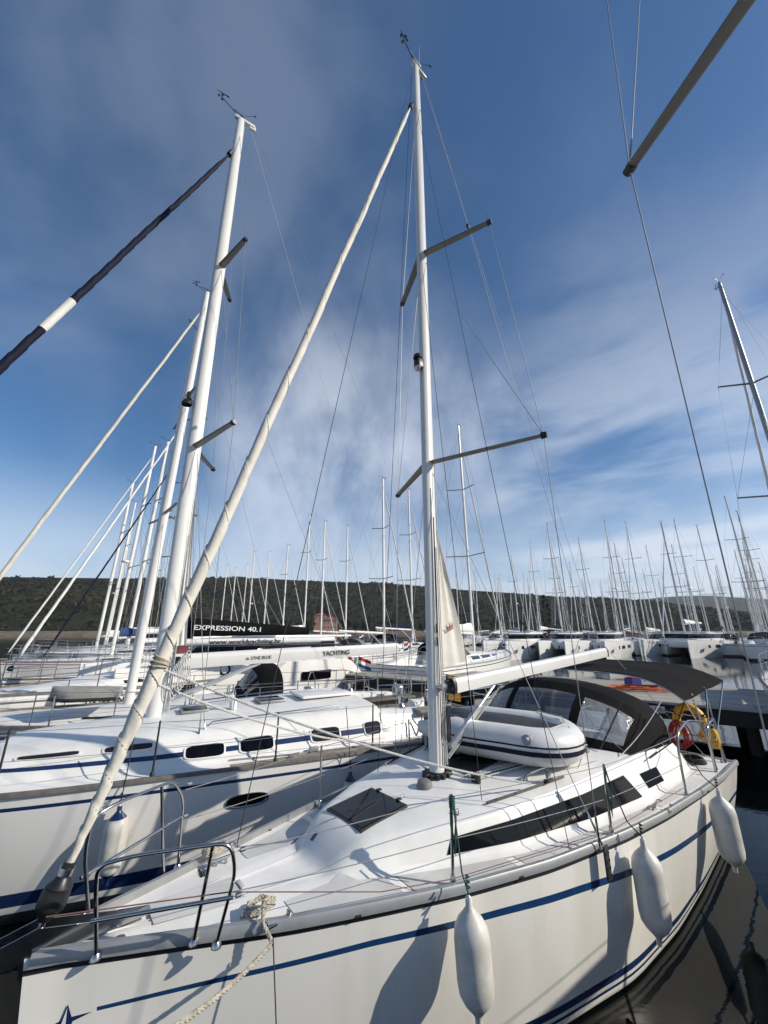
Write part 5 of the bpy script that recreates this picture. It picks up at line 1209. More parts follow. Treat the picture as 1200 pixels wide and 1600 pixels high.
    mb = MB(); mb.grid(rows, close=True, flip=True); mb.ngon(rows[0]); mb.ngon(rows[-1][::-1]); bo = mb.build('boom', MASTW, Y, 25)
    mb = MB(); mb.box(M(2.45, -.20), (.12, .08, .22), bev=.02); mb.build('gooseneck', BLACK, bo)
    fr = lambda x, z: frameM((x, .088, z), (-1, 0, .0275), (0, 0, 1))
    text_mesh('in 2THE BLUE', .075, 'boom_lettering', mat('grey_lettering', (.12, .12, .13), .5), bo, fr(-1.28, 2.475), .0012, .001)
    text_mesh('YACHTING', .115, 'boom_lettering', INK, bo, fr(-2.72, 2.50), .0012, .002)
    mb = MB(); mb.tube([M(1.9, -.14), b0.lerp(b1, .30) + Vector((0, 0, -.1))], .035, 8); vg = mb.build('boom_vang', ALUL, Y)
    mb = MB(); mb.tube([M(1.85, -.18), b0.lerp(b1, .28) + Vector((0, 0, -.14))], .006, 5); mb.tube([M(1.85, -.2, .03), b0.lerp(b1, .28) + Vector((0, .03, -.14))], .006, 5); mb.build('vang_line', ROPEL, vg)
    for s_ in (1, -1):
        c = Vector((-.52, s_ * 1.12, 1.42)); wires(Y, [(c, tips[(1, s_)]), (tips[(1, s_)], tips[(2, s_)]), (tips[(2, s_)], M(15.3)), (c + Vector((-.1, 0, 0)), M(6.7)), (tips[(1, s_)], M(10.9))], r=.005)
        mb = MB(); turnbuckle(mb, c, tips[(1, s_)] - c, .36, .013); turnbuckle(mb, c + Vector((-.1, 0, 0)), M(6.7) - c, .36, .013); mb.box(c + Vector((-.05, 0, -.03)), (.22, .05, .03), bev=.008); mb.build('turnbuckle', STEEL, Y)
    bl = Vector((-5.6, 0, 4)); wires(Y, [(M(15.66, -.36), bl), (bl, (-6.2, 1.2, 1.3)), (bl, (-6.2, -1.2, 1.3))], 'backstay', r=.005)
    wires(Y, [(M(15.5, -.3), b1)], 'topping_lift', ROPEL, r=.004)
    # navy headsail with one white patch
    hd = M(14.25, .15); ft = Vector((4.75, 0, 1.85)); ht = at = None
    furled_sail(ft, hd, .078, .042, Y, UVN, 30, amp=.14, seed=5)
    d = (hd - ft); dn = d.normalized(); mb = MB(); mb.tube([ft + d * (.485 + .01 * k) for k in range(7)], [.064 + .003 * (k % 2) for k in range(7)], 14); mb.build('white_sail_patch', SAILW, Y)
    mb = MB(); mb.tube([hd + dn * .05, hd + dn * .2], .05, 8); mb.tube([hd + dn * .25, hd + dn * .42], .042, 8); mb.build('furler_swivel', STEEL, Y); mb = MB(); mb.tube([hd - dn * .0, hd + dn * .12], .065, 8); mb.tube([hd + dn * .42, hd + dn * .5], .06, 8); mb.build('swivel_cap', BLACK, Y)
    # pushpit / cockpit
    mb = MB()
    for s_ in (1, -1):
        for dz in (.62, .32): mb.tube(arc([(-5.0, s_ * 1.72, 1.3 + dz), (-6.25, s_ * 1.5, 1.3 + dz), (-6.3, s_ * .4, 1.3 + dz)], .15, 4), .013, 8)
        for x, y in ((-5.0, 1.72), (-6.25, 1.5), (-6.3, .4)): mb.tube([(x, s_ * y, 1.2), (x, s_ * y, 1.92)], .013, 6)
    mb.build('pushpit', STEEL, Y)
    for y in (.62, -.62):
        mb = MB(); c = Vector((-5.05, y, 1.75)); mb.tube([c + Vector((0, .36 * cos(a), .36 * sin(a))) for a in [2 * pi * k / 26 for k in range(26)]], .015, 8, closed=True)
        for k in range(6): mb.tube([c, c + Vector((0, .36 * cos(pi * k / 3), .36 * sin(pi * k / 3)))], .007, 5)
        mb.box(c + Vector((.14, 0, -.4)), (.2, .24, .8), bev=.04); mb.build('steering_wheel', STEEL, Y)
    mb = MB(); mb.box((-4.3, 0, 1.62), (1.1, .35, .04), bev=.01); mb.box((-4.3, 0, 1.3), (.9, .08, .6), bev=.01); mb.build('cockpit_table', TEAK, Y)
    mb = MB(); mb.box((-4.4, 1.32, 1.60), (.75, .28, .06), bev=.02)
    for x in (-4.05, -4.75): mb.tube([(x, 1.62, 1.3), (x - .05, 1.60, 1.62)], .014, 6); mb.tube([(x + .22, 1.62, 1.3), (x + .05, 1.60, 1.62)], .014, 6)
    mb.build('boarding_seat', TEAKG, Y)
    Lw = lambda p: L2W((BO.x, BO.y), PSB, p)
    fender(Lw((-2.45, 1.80 + .13, 1.08)), (0, 0, PSB), .62, .10, 'white fender with navy cap on the left yacht, behind the foreground stanchion', 'navy capped fenders of the left yacht', [Lw((-2.45, 1.74, 1.88)), Lw((-2.45, 1.90, 1.3)), Lw((-2.45, 1.93, 1.1))], tipmat=NAVY)
    fender(Lw((.28, 1.57 + .08, 1.10)), (0, 0, PSB), .72, .12, 'white fender with navy ends seen through the pulpit of the foreground yacht', 'navy capped fenders of the left yacht', [Lw((.25, 1.48, 1.85)), Lw((.27, 1.60, 1.3)), Lw((.28, 1.65, 1.12))], tipmat=NAVY)
    yb = thing('yellow_jacket', Lw((-6.2, -.2, 1.75)), PSB, 'yellow and black foul weather cloth hung on the stern rail of the left yacht', 'jacket')
    mb = MB(); rows = [[(0.02 * sin(j * 2 + i), -.22 + .44 * j / 6, .18 - .55 * i / 6) for j in range(7)] for i in range(7)]; mb.grid(rows, mfun=lambda i, j: 1 if j in (0, 3) else 0); mb.grid([[(x - .03, y, z) for x, y, z in r] for r in rows], flip=True); mb.build('hanging_cloth', [YEL, BLACK], yb)
    return Y
def build_near():
    """the yacht the photographer stands on: only its port rigging shows, and its hull and rail throw shade and reflections"""
    NO = Vector((2.52, .62, 0)); PS = PSI
    sp = gen_spec(10.2, 3.0, 1.15, .34, .42)
    Y = thing('sailing_yacht', NO, PS, 'yacht whose grey spreader and long shroud cross the top right of the view', 'yacht')
    zs = lambda x: sm(sp['zs'], x)
    make_hull(sp, Y, [(lambda x: zs(x) - .3, lambda x: zs(x) - .34, 1, None), (lambda x: .2, lambda x: .1, 1, None)], [GEL, NAVY, ANTI, ANTI], ns=40)
    make_deck(sp, Y, DECK, 60)
    for s_ in (1, -1):
        mb = MB(); sweep_box(mb, edge_path(sp, s_, -.01, -.03, 30, sp['bow'] - .03, sp['stern'] + .03), s_, .05, .05); mb.build('toe_rail', ALU, Y, 30)
        pts = []
        for x in (1.1, -1.0, -2.2, -3.6): y = s_ * (sm(sp['b'], x) - .08); z = roof_z(sp, x, y); mb = MB(); mb.tube([(x, y, z), (x, y, z + .62)], .013, 8); mb.build('stanchion', STEEL, Y); pts.append(Vector((x, y, z)))
        for dz in (.31, .60): lines_one(Y, [([p + Vector((0, 0, dz)) for p in pts],)], 'lifeline', WIRE, .004)
        a = pts[1]; mb = MB(); mb.tube(arc([a, a + Vector((0, 0, .62)), a + Vector((-.5, 0, .62)), a + Vector((-.5, 0, 0))], .1, 5), .015, 8); mb.build('gate_rail', STEEL, Y)
    tip = at_z(984, 264, 6.55); inv = lambda w: Vector(((w.x - NO.x) * cos(PS) + (w.y - NO.y) * sin(PS), -(w.x - NO.x) * sin(PS) + (w.y - NO.y) * cos(PS), w.z))
    tl = inv(tip); d2 = inv(at_z(1150, 25, 6.50)); dirv = (d2 - tl); k = (0 - tl.y) / dirv.y; root = tl + dirv * k; mx = root.x + .03
    mast = oval_mast((mx + .05, 0, 1.4), (mx - .12, 0, 14.4), .1, .07, Y, MASTW)
    spreader(root, tl, .125, .045, mast, ALU); spreader(root, (tl.x, -tl.y, tl.z), .125, .045, mast, ALU)
    fw_ = inv(at_z(940, -60, 9.6)); up = inv(at_z(1003, -60, 10.0))
    ext = lambda p: tl + (p - tl) * (min(3.0, abs(tl.y / (p.y - tl.y))) if abs(p.y) < abs(tl.y) and abs(p.y - tl.y) > .05 else 1.6); up = ext(up); fw_ = ext(fw_)
    wires(Y, [(tl, up.lerp(tl, -.0) if False else up), (tl, fw_)], r=.0045)
    # continue the upper wires to the mast
    ch = Vector((tl.x + .1, tl.y, 1.2)); q = inv(at_y(1152, 965, 2.28)); ch = tl + (q - tl) * ((tl.z - 1.15) / (tl.z - q.z))
    wires(Y, [(tl, ch)], r=.0045)
    mb = MB(); turnbuckle(mb, tl + (up - tl).normalized() * .05, up - tl, .34, .012); mb.build('turnbuckle', STEEL, Y)
    mb = MB(); turnbuckle(mb, ch, tl - ch, .34, .012); mb.build('turnbuckle', STEEL, Y)
    for (s_, z) in ((1, 9.6),): pass
    b0, b1 = Vector((mx - .2, 0, 2.4)), Vector((sp['stern'] * .8, 0, 2.55)); mb = MB(); mb.tube([b0, b1], .08, 8); mb.build('boom', MASTW, Y)
    return Y
# ------------------------------------------------------------------ the rest of the harbour
def build_fleet():
    protos = {
      'a': lite_yacht('sailing_yacht', 11.5, 15.2, 'x', 'yacht', GEL, NAVY, NCAN, NCAN, 1),
      'b': lite_yacht('sailing_yacht', 12.5, 16.4, 'x', 'yacht', GEL2, BLUE, CANV, SAILW, 1),
      'c': lite_yacht('sailing_yacht', 10.5, 14.0, 'x', 'yacht', GEL, GREYV, mat('grey_canvas', (.16, .17, .18), .85), None, 1),
      'd': lite_yacht('sailing_yacht', 12.0, 15.6, 'x', 'yacht', GEL, REDM, mat('red_canvas', (.16, .02, .02), .85), mat('blue_canvas', (.02, .05, .16), .85), 1, radar=True),
    }
    HM = {'a': 15.2, 'b': 16.4, 'c': 14.0, 'd': 15.6}; used = set()
    nA = lambda p: (p - PIER_A).dot(PN); sA = lambda p: (p - PIER_A).dot(PD)
    placed = []
    def put(kind, x, y, heading, label, group, lean=None, sc=1.0):
        o = protos[kind] if kind not in used else copy_tree(protos[kind]); used.add(kind)
        o.location = (x, y, 0); o.rotation_euler = (0, 0, heading); o.scale = (sc, sc, sc); tag(o, label, 'yacht', group)
        return o
    ordn = ['first', 'second', 'third', 'fourth', 'fifth', 'sixth', 'seventh', 'eighth', 'ninth', 'tenth', 'eleventh', 'twelfth', 'thirteenth', 'fourteenth', 'fifteenth', 'sixteenth', 'seventeenth', 'eighteenth', 'nineteenth', 'twentieth']
    nup = radians(51.8); rnd = random.Random(12)
    def by_top(kind, px, py, rows, head):
        """stand a yacht so that its mast top is seen at this point: the nearest mooring row that leaves room decides how far off"""
        best = None
        for k in range(60):
            sc = .84 + .34 * k / 59; H = HM[kind] * sc; w = at_z(px, py, H); off = Vector((cos(head), sin(head), 0)) * (.012 * H * sc)
            base = w + off; n = nA(base); e = min(abs(n - r) for r in rows); cl = min([((base - q).xy.length) for q in placed] or [99])
            cost = e + max(0, 3.9 - cl) * 3
            if best is None or cost < best[0]: best = (cost, base, sc)
        placed.append(best[1].copy()); return best[1], best[2]
    # yachts across the pier and beyond, in front of the hill, left to right
    center = [(355, 884, 'a'), (369, 888, 'c'), (387, 882, 'b'), (398, 862, 'd'), (421, 862, 'a'), (450, 852, 'c'), (484, 805, 'b'), (508, 815, 'a'), (543, 822, 'c'), (598, 748, 'c'), (638, 765, 'a')]
    for i, (px, py, k) in enumerate(center):
        p, sc = by_top(k, px, py, [11.5, 21, 31, 43, 55], nup)
        put(k, p.x, p.y, nup + radians(rnd.uniform(-2, 2)), 'yacht beyond the pier, its mast %s from left between the two big masts' % ordn[i], 'yachts moored beyond the pier', sc=sc)
    right = [(716, 665, 'b', 0), (712, 893, 'c', 2), (734, 903, 'a', 3), (741, 894, 'c', 2), (773, 900, 'b', 2), (780, 899, 'a', 3), (797, 925, 'c', 3), (799, 870, 'd', 2), (824, 904, 'a', 3), (827, 848, 'b', 2), (855, 819, 'a', 1), (862, 862, 'c', 1),
             (889, 880, 'c', 2), (904, 842, 'a', 1), (937, 912, 'b', 3), (944, 815, 'd', 1), (960, 851, 'c', 2), (972, 872, 'a', 2), (1009, 853, 'b', 1), (1003, 920, 'c', 3)]
    rws = [[9.5], [50, 56], [60, 68, 76], [86, 98]]
    for px_, py_ in ((1078, 1024), (1130, 1020), (1215, 1021), (1000, 1023), (1040, 1020)):
        q = at_z(px_, py_, 0); placed += [Vector((q.x + 1, q.y + 1, 0)), Vector((q.x + 4, q.y + 4, 0))]
    for i, (px, py, k, r) in enumerate(right):
        p, sc = by_top(k, px, py, rws[r], nup); h = nup if r == 0 else nup + pi * (i % 3 == 0)
        lb = 'white yacht just across the pier, its tall mast next right of the central mast' if i == 0 else 'yacht far beyond the pier, its mast %s from left among those right of centre' % ordn[i - 1]
        put(k, p.x, p.y, h + radians(rnd.uniform(-3, 3)), lb, 'yachts moored beyond the pier', sc=sc)
    rws = rws[:1] + [[63, 69]] + rws[2:]
    right2 = [(1028, 905, 'a', 3), (1053, 813, 'd', 1), (1056, 882, 'c', 2), (1084, 887, 'b', 2), (1089, 822, 'a', 1), (1110, 900, 'c', 3), (1133, 777, 'b', 1), (1148, 861, 'c', 2), (1152, 800, 'a', 1), (1170, 866, 'd', 2), (1186, 880, 'c', 2), (1197, 905, 'a', 3), (1215, 850, 'b', 1), (1090, 925, 'c', 3), (1138, 915, 'b', 3)]
    for i, (px, py, k, r) in enumerate(right2):
        p, sc = by_top(k, px, py, rws[r], nup); put(k, p.x, p.y, nup + pi * (i % 2) + radians(rnd.uniform(-3, 3)), 'yacht in the crowd behind the catamarans at right, its mast %s from left' % ordn[i], 'yachts crowded behind the catamarans', sc=sc)
    # dense back rows beyond, small in the view
    n_ = 0
    for row in (70, 92, 110):
        s_ = -30 + row * .1
        while s_ < 95:
            p = PIER_A + PD * (s_ + rnd.uniform(-.6, .6)) + PN * (row + rnd.uniform(-.8, .8))
            if all((p - q).length > 3.6 for q in placed) and n_ < 58:
                placed.append(p); k = rnd.choice('abcd'); put(k, p.x, p.y, nup + (pi if rnd.random() < .5 else 0) + radians(rnd.uniform(-3, 3)), 'small distant white yacht in the crowded back rows of the marina', 'distant yachts in the back rows', sc=rnd.uniform(.78, 1.08)); n_ += 1
            s_ += rnd.choice((4.6, 5.2, 6.5))
    # left cluster on the near side of the pier
    leftc = [(243, 697, 'd', 15.2, 'white yacht in the left cluster whose mast leans right of the dark furled headsail'), (208, 755, 'c', 14.5, 'white yacht in the left cluster with the slim mast left of the radar dome'), (275, 712, 'a', 14.6, 'white yacht in the left cluster with the dark furled headsail'), (212, 785, 'b', 15, 'far white yacht of the left cluster, its mast behind the slim one'), (207, 820, 'd', 14.5, 'farthest white yacht of the left cluster, with a radar dome on its mast'), (262, 690, 'c', 17.5, 'white yacht of the left cluster partly hidden by the thick white mast')]
    for i, (px, py, k, z, lb) in enumerate(leftc):
        sc = z / HM[k]; w = at_z(px, py, z); placed.append(w.xy.to_3d()); hd = radians(222 - 3 * (i % 3)); o = put(k, w.x + cos(hd) * .18, w.y + sin(hd) * .18, hd, lb, 'yachts in the left cluster', sc=sc)
        if i in (1, 3, 4, 5):
            for ch in list(o.children):
                if ch.name.startswith('furled_headsail') or ch.name.startswith('furler_drum'): bpy.data.objects.remove(ch)
        if i == 2:
            for ch in o.children:
                if ch.name.startswith('furled_headsail'): ch.data = ch.data.copy(); ch.data.materials[0] = UVN
    for k, o in protos.items():
        if k not in used: put(k, 20, 60, nup, 'spare yacht', 'x')
    # boat behind the left yacht: cream furled headsail, dark canvas and long sail cover
    y3 = lite_yacht('sailing_yacht', 10.0, 13.75, 'white yacht right behind the big left one, cream furled headsail reaching the left edge', 'yacht', GEL, BLUE, CANV, None, 2, sailm=SAIL, roof=.24)
    t3 = at_z(325, 457, 13.75); y3.location = (t3.x - .17, t3.y - .07, 0); y3.rotation_euler = (0, 0, radians(205))
    # sail cover with lettering and a navy jib-shaped cover flap, boom lettering
    y4 = lite_yacht('sailing_yacht', 10.4, 12.7, 'white yacht with registration digits and orange half round emblem on its bow', 'yacht', GEL, GREYV, CANV, None, 2, sailm=SAILW, sprayhood=True)
    for ch in list(y4.children):
        if ch.name.startswith('furled_headsail') or ch.name.startswith('furler_drum'): bpy.data.objects.remove(ch)
    p4 = at_z(326, 606, 14.2); y4.scale = (1.2,) * 3; y4.location = (-8.1, 13.3, 0); h4 = radians(245); y4.rotation_euler = (0, 0, h4)
    sp4 = gen_spec(10.4, 10.4 * .335, .10 * 10.4 + .12, .36)
    def hullpt(sp, x, z, side, off): return Vector((hull_x(sp, x, z), side * (hull_y(sp, x, z) + off), z))
    hull4 = [c for c in y4.children if c.name.startswith('hull')][0]
    def hull_text(sp, par, txt, x0, z0, size, m, side=1, width=None):
        a = hullpt(sp, x0, z0, side, .02); b = hullpt(sp, x0 - 1.0, z0, side, .02)
        text_mesh(txt, size, 'registration', m, par, frameM(a, b - a, (0, 0, 1)), .004, .004)
    hull_text(sp4, hull4, '275289 PN', 1.75, .92, .17, INK)
    a = hullpt(sp4, 2.62, .80, 1, .018); b = hullpt(sp4, 2.0, .80, 1, .018); ux = (b - a).normalized(); 
    mb = MB(); P = [a + ux * (.30 + .30 * cos(t)) + Vector((0, 0, .30 * sin(t) - .05)) for t in [pi * k / 20 for k in range(21)]]; mb.ngon(P); mb.ngon(P[::-1])
    lg = mb.build('round_emblem', ORG, hull4, 0); n = ux.cross(Vector((0, 0, 1))); n = n if n.y > 0 else -n
    mb = MB(); q = a + ux * .33 + n * .006; P = [q + ux * -.09 + Vector((0, 0, -.05)), q + ux * .0 + Vector((0, 0, .22)), q + ux * .10 + Vector((0, 0, -.05))]; mb.ngon(P); mb.ngon(P[::-1]); mb.build('emblem_sail', GEL, lg, 0)
    # long black sail cover and white lettered boom lying beyond the left yacht's boom
    def boomset(px0, py0, px1, py1, D0, D1): 
        return at_y(px0, py0, D0), at_y(px1, py1, D1)
    inv4 = (Matrix.Translation(Vector((y4.location))) @ Matrix.Rotation(h4, 4, 'Z') @ Matrix.Scale(1.2, 4)).inverted()
    bo4 = [c for c in y4.children if c.name.startswith('boom') and 'vang' not in c.name][0]
    a = at_y(262, 1004, 12.2); b = at_y(500, 1000, 14.6); a = inv4 @ a; b = inv4 @ b
    mb = MB(); mb.tube([a, b], .085, 10); nb = mb.build('furling_boom', MASTW, y4, 60); dv = (b - a).normalized(); nv = dv.cross(Vector((0, 0, 1))).normalized()
    wx = inv4.to_3x3() @ Vector((0, -1, 0)); nv = nv if nv.dot(wx) > 0 else -nv
    text_mesh('www.worldyachting.hr', .15, 'boom_lettering', INK, nb, frameM(a + dv * .95 + nv * .09 + Vector((0, 0, -.05)), dv, (0, 0, 1)), .003, .003, width=1.9)
    a = at_y(300, 980, 12.6); b = at_y(482, 986, 14.6); a = inv4 @ a; b = inv4 @ b; rows = []; d_ = (b - a).normalized()
    for k in range(13):
        t = k / 12; c = a.lerp(b, t); hh = .24 * (1 - t * .55) * (1 + .03 * sin(k * 2.7)); rows.append([c + nv * (.13 * (1 - .4 * t) * cos(g)) + Vector((0, 0, hh * sin(g))) for g in [2 * pi * j / 14 for j in range(14)]])
    mb = MB(); mb.grid(rows, close=True); mb.ngon(rows[0][::-1]); mb.ngon(rows[-1]); cv = mb.build('long_sail_cover', CANV, y4, 70)
    text_mesh('EXPRESSION 40.1', .17, 'cover_lettering', INKW, cv, frameM(a + d_ * .02 + nv * .145 + Vector((0, 0, -.06)), d_, (0, 0, 1)), .003, .002, width=1.72)
    g = inv4.to_3x3(); top = inv4 @ at_y(292, 897, 12.5); l = inv4 @ at_y(272, 1004, 12.3); r = inv4 @ at_y(300, 985, 12.6); r2 = inv4 @ at_y(302, 1008, 12.7)
    mb = MB()
    for off in (0, -.03): P = [top + nv * off, l + nv * off, r2 + nv * off, r + nv * off]; mb.ngon(P); mb.ngon(P[::-1])
    fl = mb.build('navy_sail_clew', UVN, y4, 0)
    P0 = inv4 @ at_y(284, 990, 12.3); uu = g @ Vector((1, 0, 0)); K = .16; e3 = lambda x, z: P0 + uu * x * K + Vector((0, 0, z * K)) + nv * .05
    mb = MB(); mb.ngon([e3(.1, 1.0), e3(.75, 1.15), e3(.45, .45), e3(0, .25)]); mb.ngon([e3(.1, 1.0), e3(.75, 1.15), e3(.45, .45), e3(0, .25)][::-1]); mb.ngon([e3(-.1, 0), e3(.6, 0), e3(.6, .14), e3(-.1, .14)]); mb.build('red_emblem', REDM, fl, 0)
    # saloon-roofed catamaran behind with an orange ring emblem
    ct = catamaran('white cabin boat behind the left yacht with dark saloon windows and orange ring emblem', 10.5, 5.2, rig=False)
    c = at_z(262, 1052, 2.55); ct.location = (-5.9, 17.2, 0); ct.rotation_euler = (0, 0, radians(232))
    tw = at_y(351, 1046, 15.0); hc = radians(232); Ti = (Matrix.Translation(Vector(ct.location)) @ Matrix.Rotation(hc, 4, 'Z')).inverted(); q = Ti @ tw
    tw = at_y(351, 1046, 13.9); n3 = Vector((0, -1, 0)); mb = MB(); P = [Ti @ (tw + Vector((.20 * cos(g), -.0, .20 * sin(g)))) for g in [2 * pi * k / 24 for k in range(24)]]; Q = [Ti @ (tw + Vector((.13 * cos(g), -.0, .13 * sin(g)))) for g in [2 * pi * k / 24 for k in range(24)]]; mb.grid([P, Q], close=True); mb.grid([Q, P], close=True); mb.build('ring_emblem', ORG, ct, 0)
    # far left: bow with teal swirl and registration
    y5 = lite_yacht('sailing_yacht', 11, 14.0, 'white yacht at the left edge, teal wave emblem and registration on the bow', 'yacht', GEL, NAVY, NCAN, None, 2)
    y5.location = (-10.7, 17.8, 0); y5.rotation_euler = (0, 0, radians(240)); sp5 = gen_spec(11, 11 * .335, 1.22, .36)
    hull5 = [c for c in y5.children if c.name.startswith('hull')][0]; hull_text(sp5, hull5, '274282 PN', 3.9, 1.10, .17, INK)
    a = hullpt(sp5, 4.0, .85, 1, .02); b = hullpt(sp5, 3.2, .85, 1, .02); ux = (b - a).normalized()
    for dz in (0, .12):
        mb = MB(); P = [a + ux * (.25 + .22 * cos(t)) + Vector((0, 0, .16 * sin(t) - dz)) for t in [-.6 + 2.6 * k / 14 for k in range(15)]] + [a + ux * (.20 + .20 * cos(t)) + Vector((0, 0, .10 * sin(t) - dz - .01)) for t in [-.6 + 2.6 * (14 - k) / 14 for k in range(15)]]
        for k in range(14): mb.add([P[k], P[k + 1], P[28 - k], P[29 - k]], [(0, 1, 2, 3), (3, 2, 1, 0)])
        mb.build('wave_emblem', TEAL, hull5, 0)
    # grey tender upside down on the foredeck of the registration yacht
    td = thing('tender', (at_z(140, 1062, 1.95).x, at_z(140, 1062, 1.95).y, 1.52), radians(205), 'small grey dinghy lying upturned on the foredeck behind the orange emblem', 'dinghy')
    rows = []
    for k in range(15):
        t = k / 14; x = .62 - 1.24 * t; w = .36 * min(1, (t * 3.2 + .02)) ** .6; h = .34 - .08 * t; rows.append([(x, w * cos(g_), h * .25 + h * .75 * max(0, sin(g_)) ** .7) for g_ in [pi * j / 12 for j in range(13)]])
    mb = MB(); mb.grid(rows); mb.ngon(rows[-1]); mb.build('tender_hull', mat('grey_tender', (.30, .29, .26), .5, var=.25, vscale=3), td, 70)
    mb = MB(); mb.tube([(r[0][0], r[0][1] * 1.03, r[0][2]) for r in rows], .035, 8); mb.tube([(r[-1][0], r[-1][1] * 1.03, r[-1][2]) for r in rows], .035, 8); mb.build('gunwale', RUB, td)
    rf = thing('folded_parasol', at_y(547, 1052, 23), 0, 'folded red cloth parasol standing on the far side of the pier', 'parasol')
    mb = MB(); mb.tube([(0, 0, -1.3), (0, 0, 1.0)], .03, 8); mb.build('pole', ALU, rf); mb = MB(); mb.tube([(0, 0, -.75), (0, .02, -.2), (0, 0, .4), (0, 0, .85)], [.24, .26, .22, .08], 10); mb.build('folded_cloth', REDM, rf, 50)
    # catamarans and a big yacht facing us across the fairway on the right
    def facing(pxa, pya, hd, lb, L, B, D=None):
        c = catamaran(lb, L, B, 'catamarans across the fairway'); w = at_z(pxa, pya, 0); c.rotation_euler = (0, 0, hd); c.location = (w.x, w.y, 0); return c
    facing(1078, 1024, radians(-148), 'white catamaran with a dark strip of saloon windows across the water on the right', 12.8, 7.0)
    facing(1215, 1021, radians(-148), 'white catamaran partly cut by the right edge of the view', 12.0, 6.8)
    for px_, lb in ((812, 'white motor cruiser among the far boats just right of the central sail corner'), (884, 'white motor cruiser seen above the end of the foreground boom'), (946, 'white motor cruiser in the far row left of the yacht with black fenders')):
        c = catamaran(lb, 11.0, 4.6, 'motor cruisers across the fairway', rig=False, name='motor_cruiser'); c['category'] = 'motor boat'; w = at_z(px_, 1027, 0); c.location = (w.x, w.y, 0); c.rotation_euler = (0, 0, radians(-135 + (px_ % 7) * 4))
    yb = lite_yacht('sailing_yacht', 13.5, 17.5, 'white yacht left of the catamaran with two black fenders on its side', 'yacht', GEL, GEL2, CANV, SAILW, 2); w = at_z(1000, 1023, 0); yb.location = (w.x + 2, w.y + 1, 0); hy = radians(-140); yb.rotation_euler = (0, 0, hy)
    for k, x in enumerate((2.4, .9)):
        p = L2W((yb.location.x, yb.location.y), hy, (x, -(sm(gen_spec(13.5, 13.5 * .335, 1.47)['b'], x) + .2), 1.5)); fender(p, (0, 0, 0), 1.0, .2, ['black fender on the bow side of the yacht left of the catamaran', 'black fender amidships of the yacht left of the catamaran'][k], 'black fenders across the water', m=BLACK)
    # tall dark mast yacht beyond the pier at the right edge
    yr = lite_yacht('sailing_yacht', 11.8, 15.4, 'yacht beyond the pier at the right edge, purple trim and dark silhouetted mast', 'yacht', GEL, mat('purple_trim', (.06, .04, .22), .4), CANV, mat('purple_cover', (.07, .05, .22), .8), 2)
    p = at_z(1124, 440, 15.4 * 1.12); yr.scale = (1.12,) * 3; yr.location = (p.x + .25, p.y + .3, 0); yr.rotation_euler = (0, 0, nup)
    for ch in yr.children:
        if ch.name.startswith('mast'): ch.data = ch.data.copy(); ch.data.materials[0] = ALU
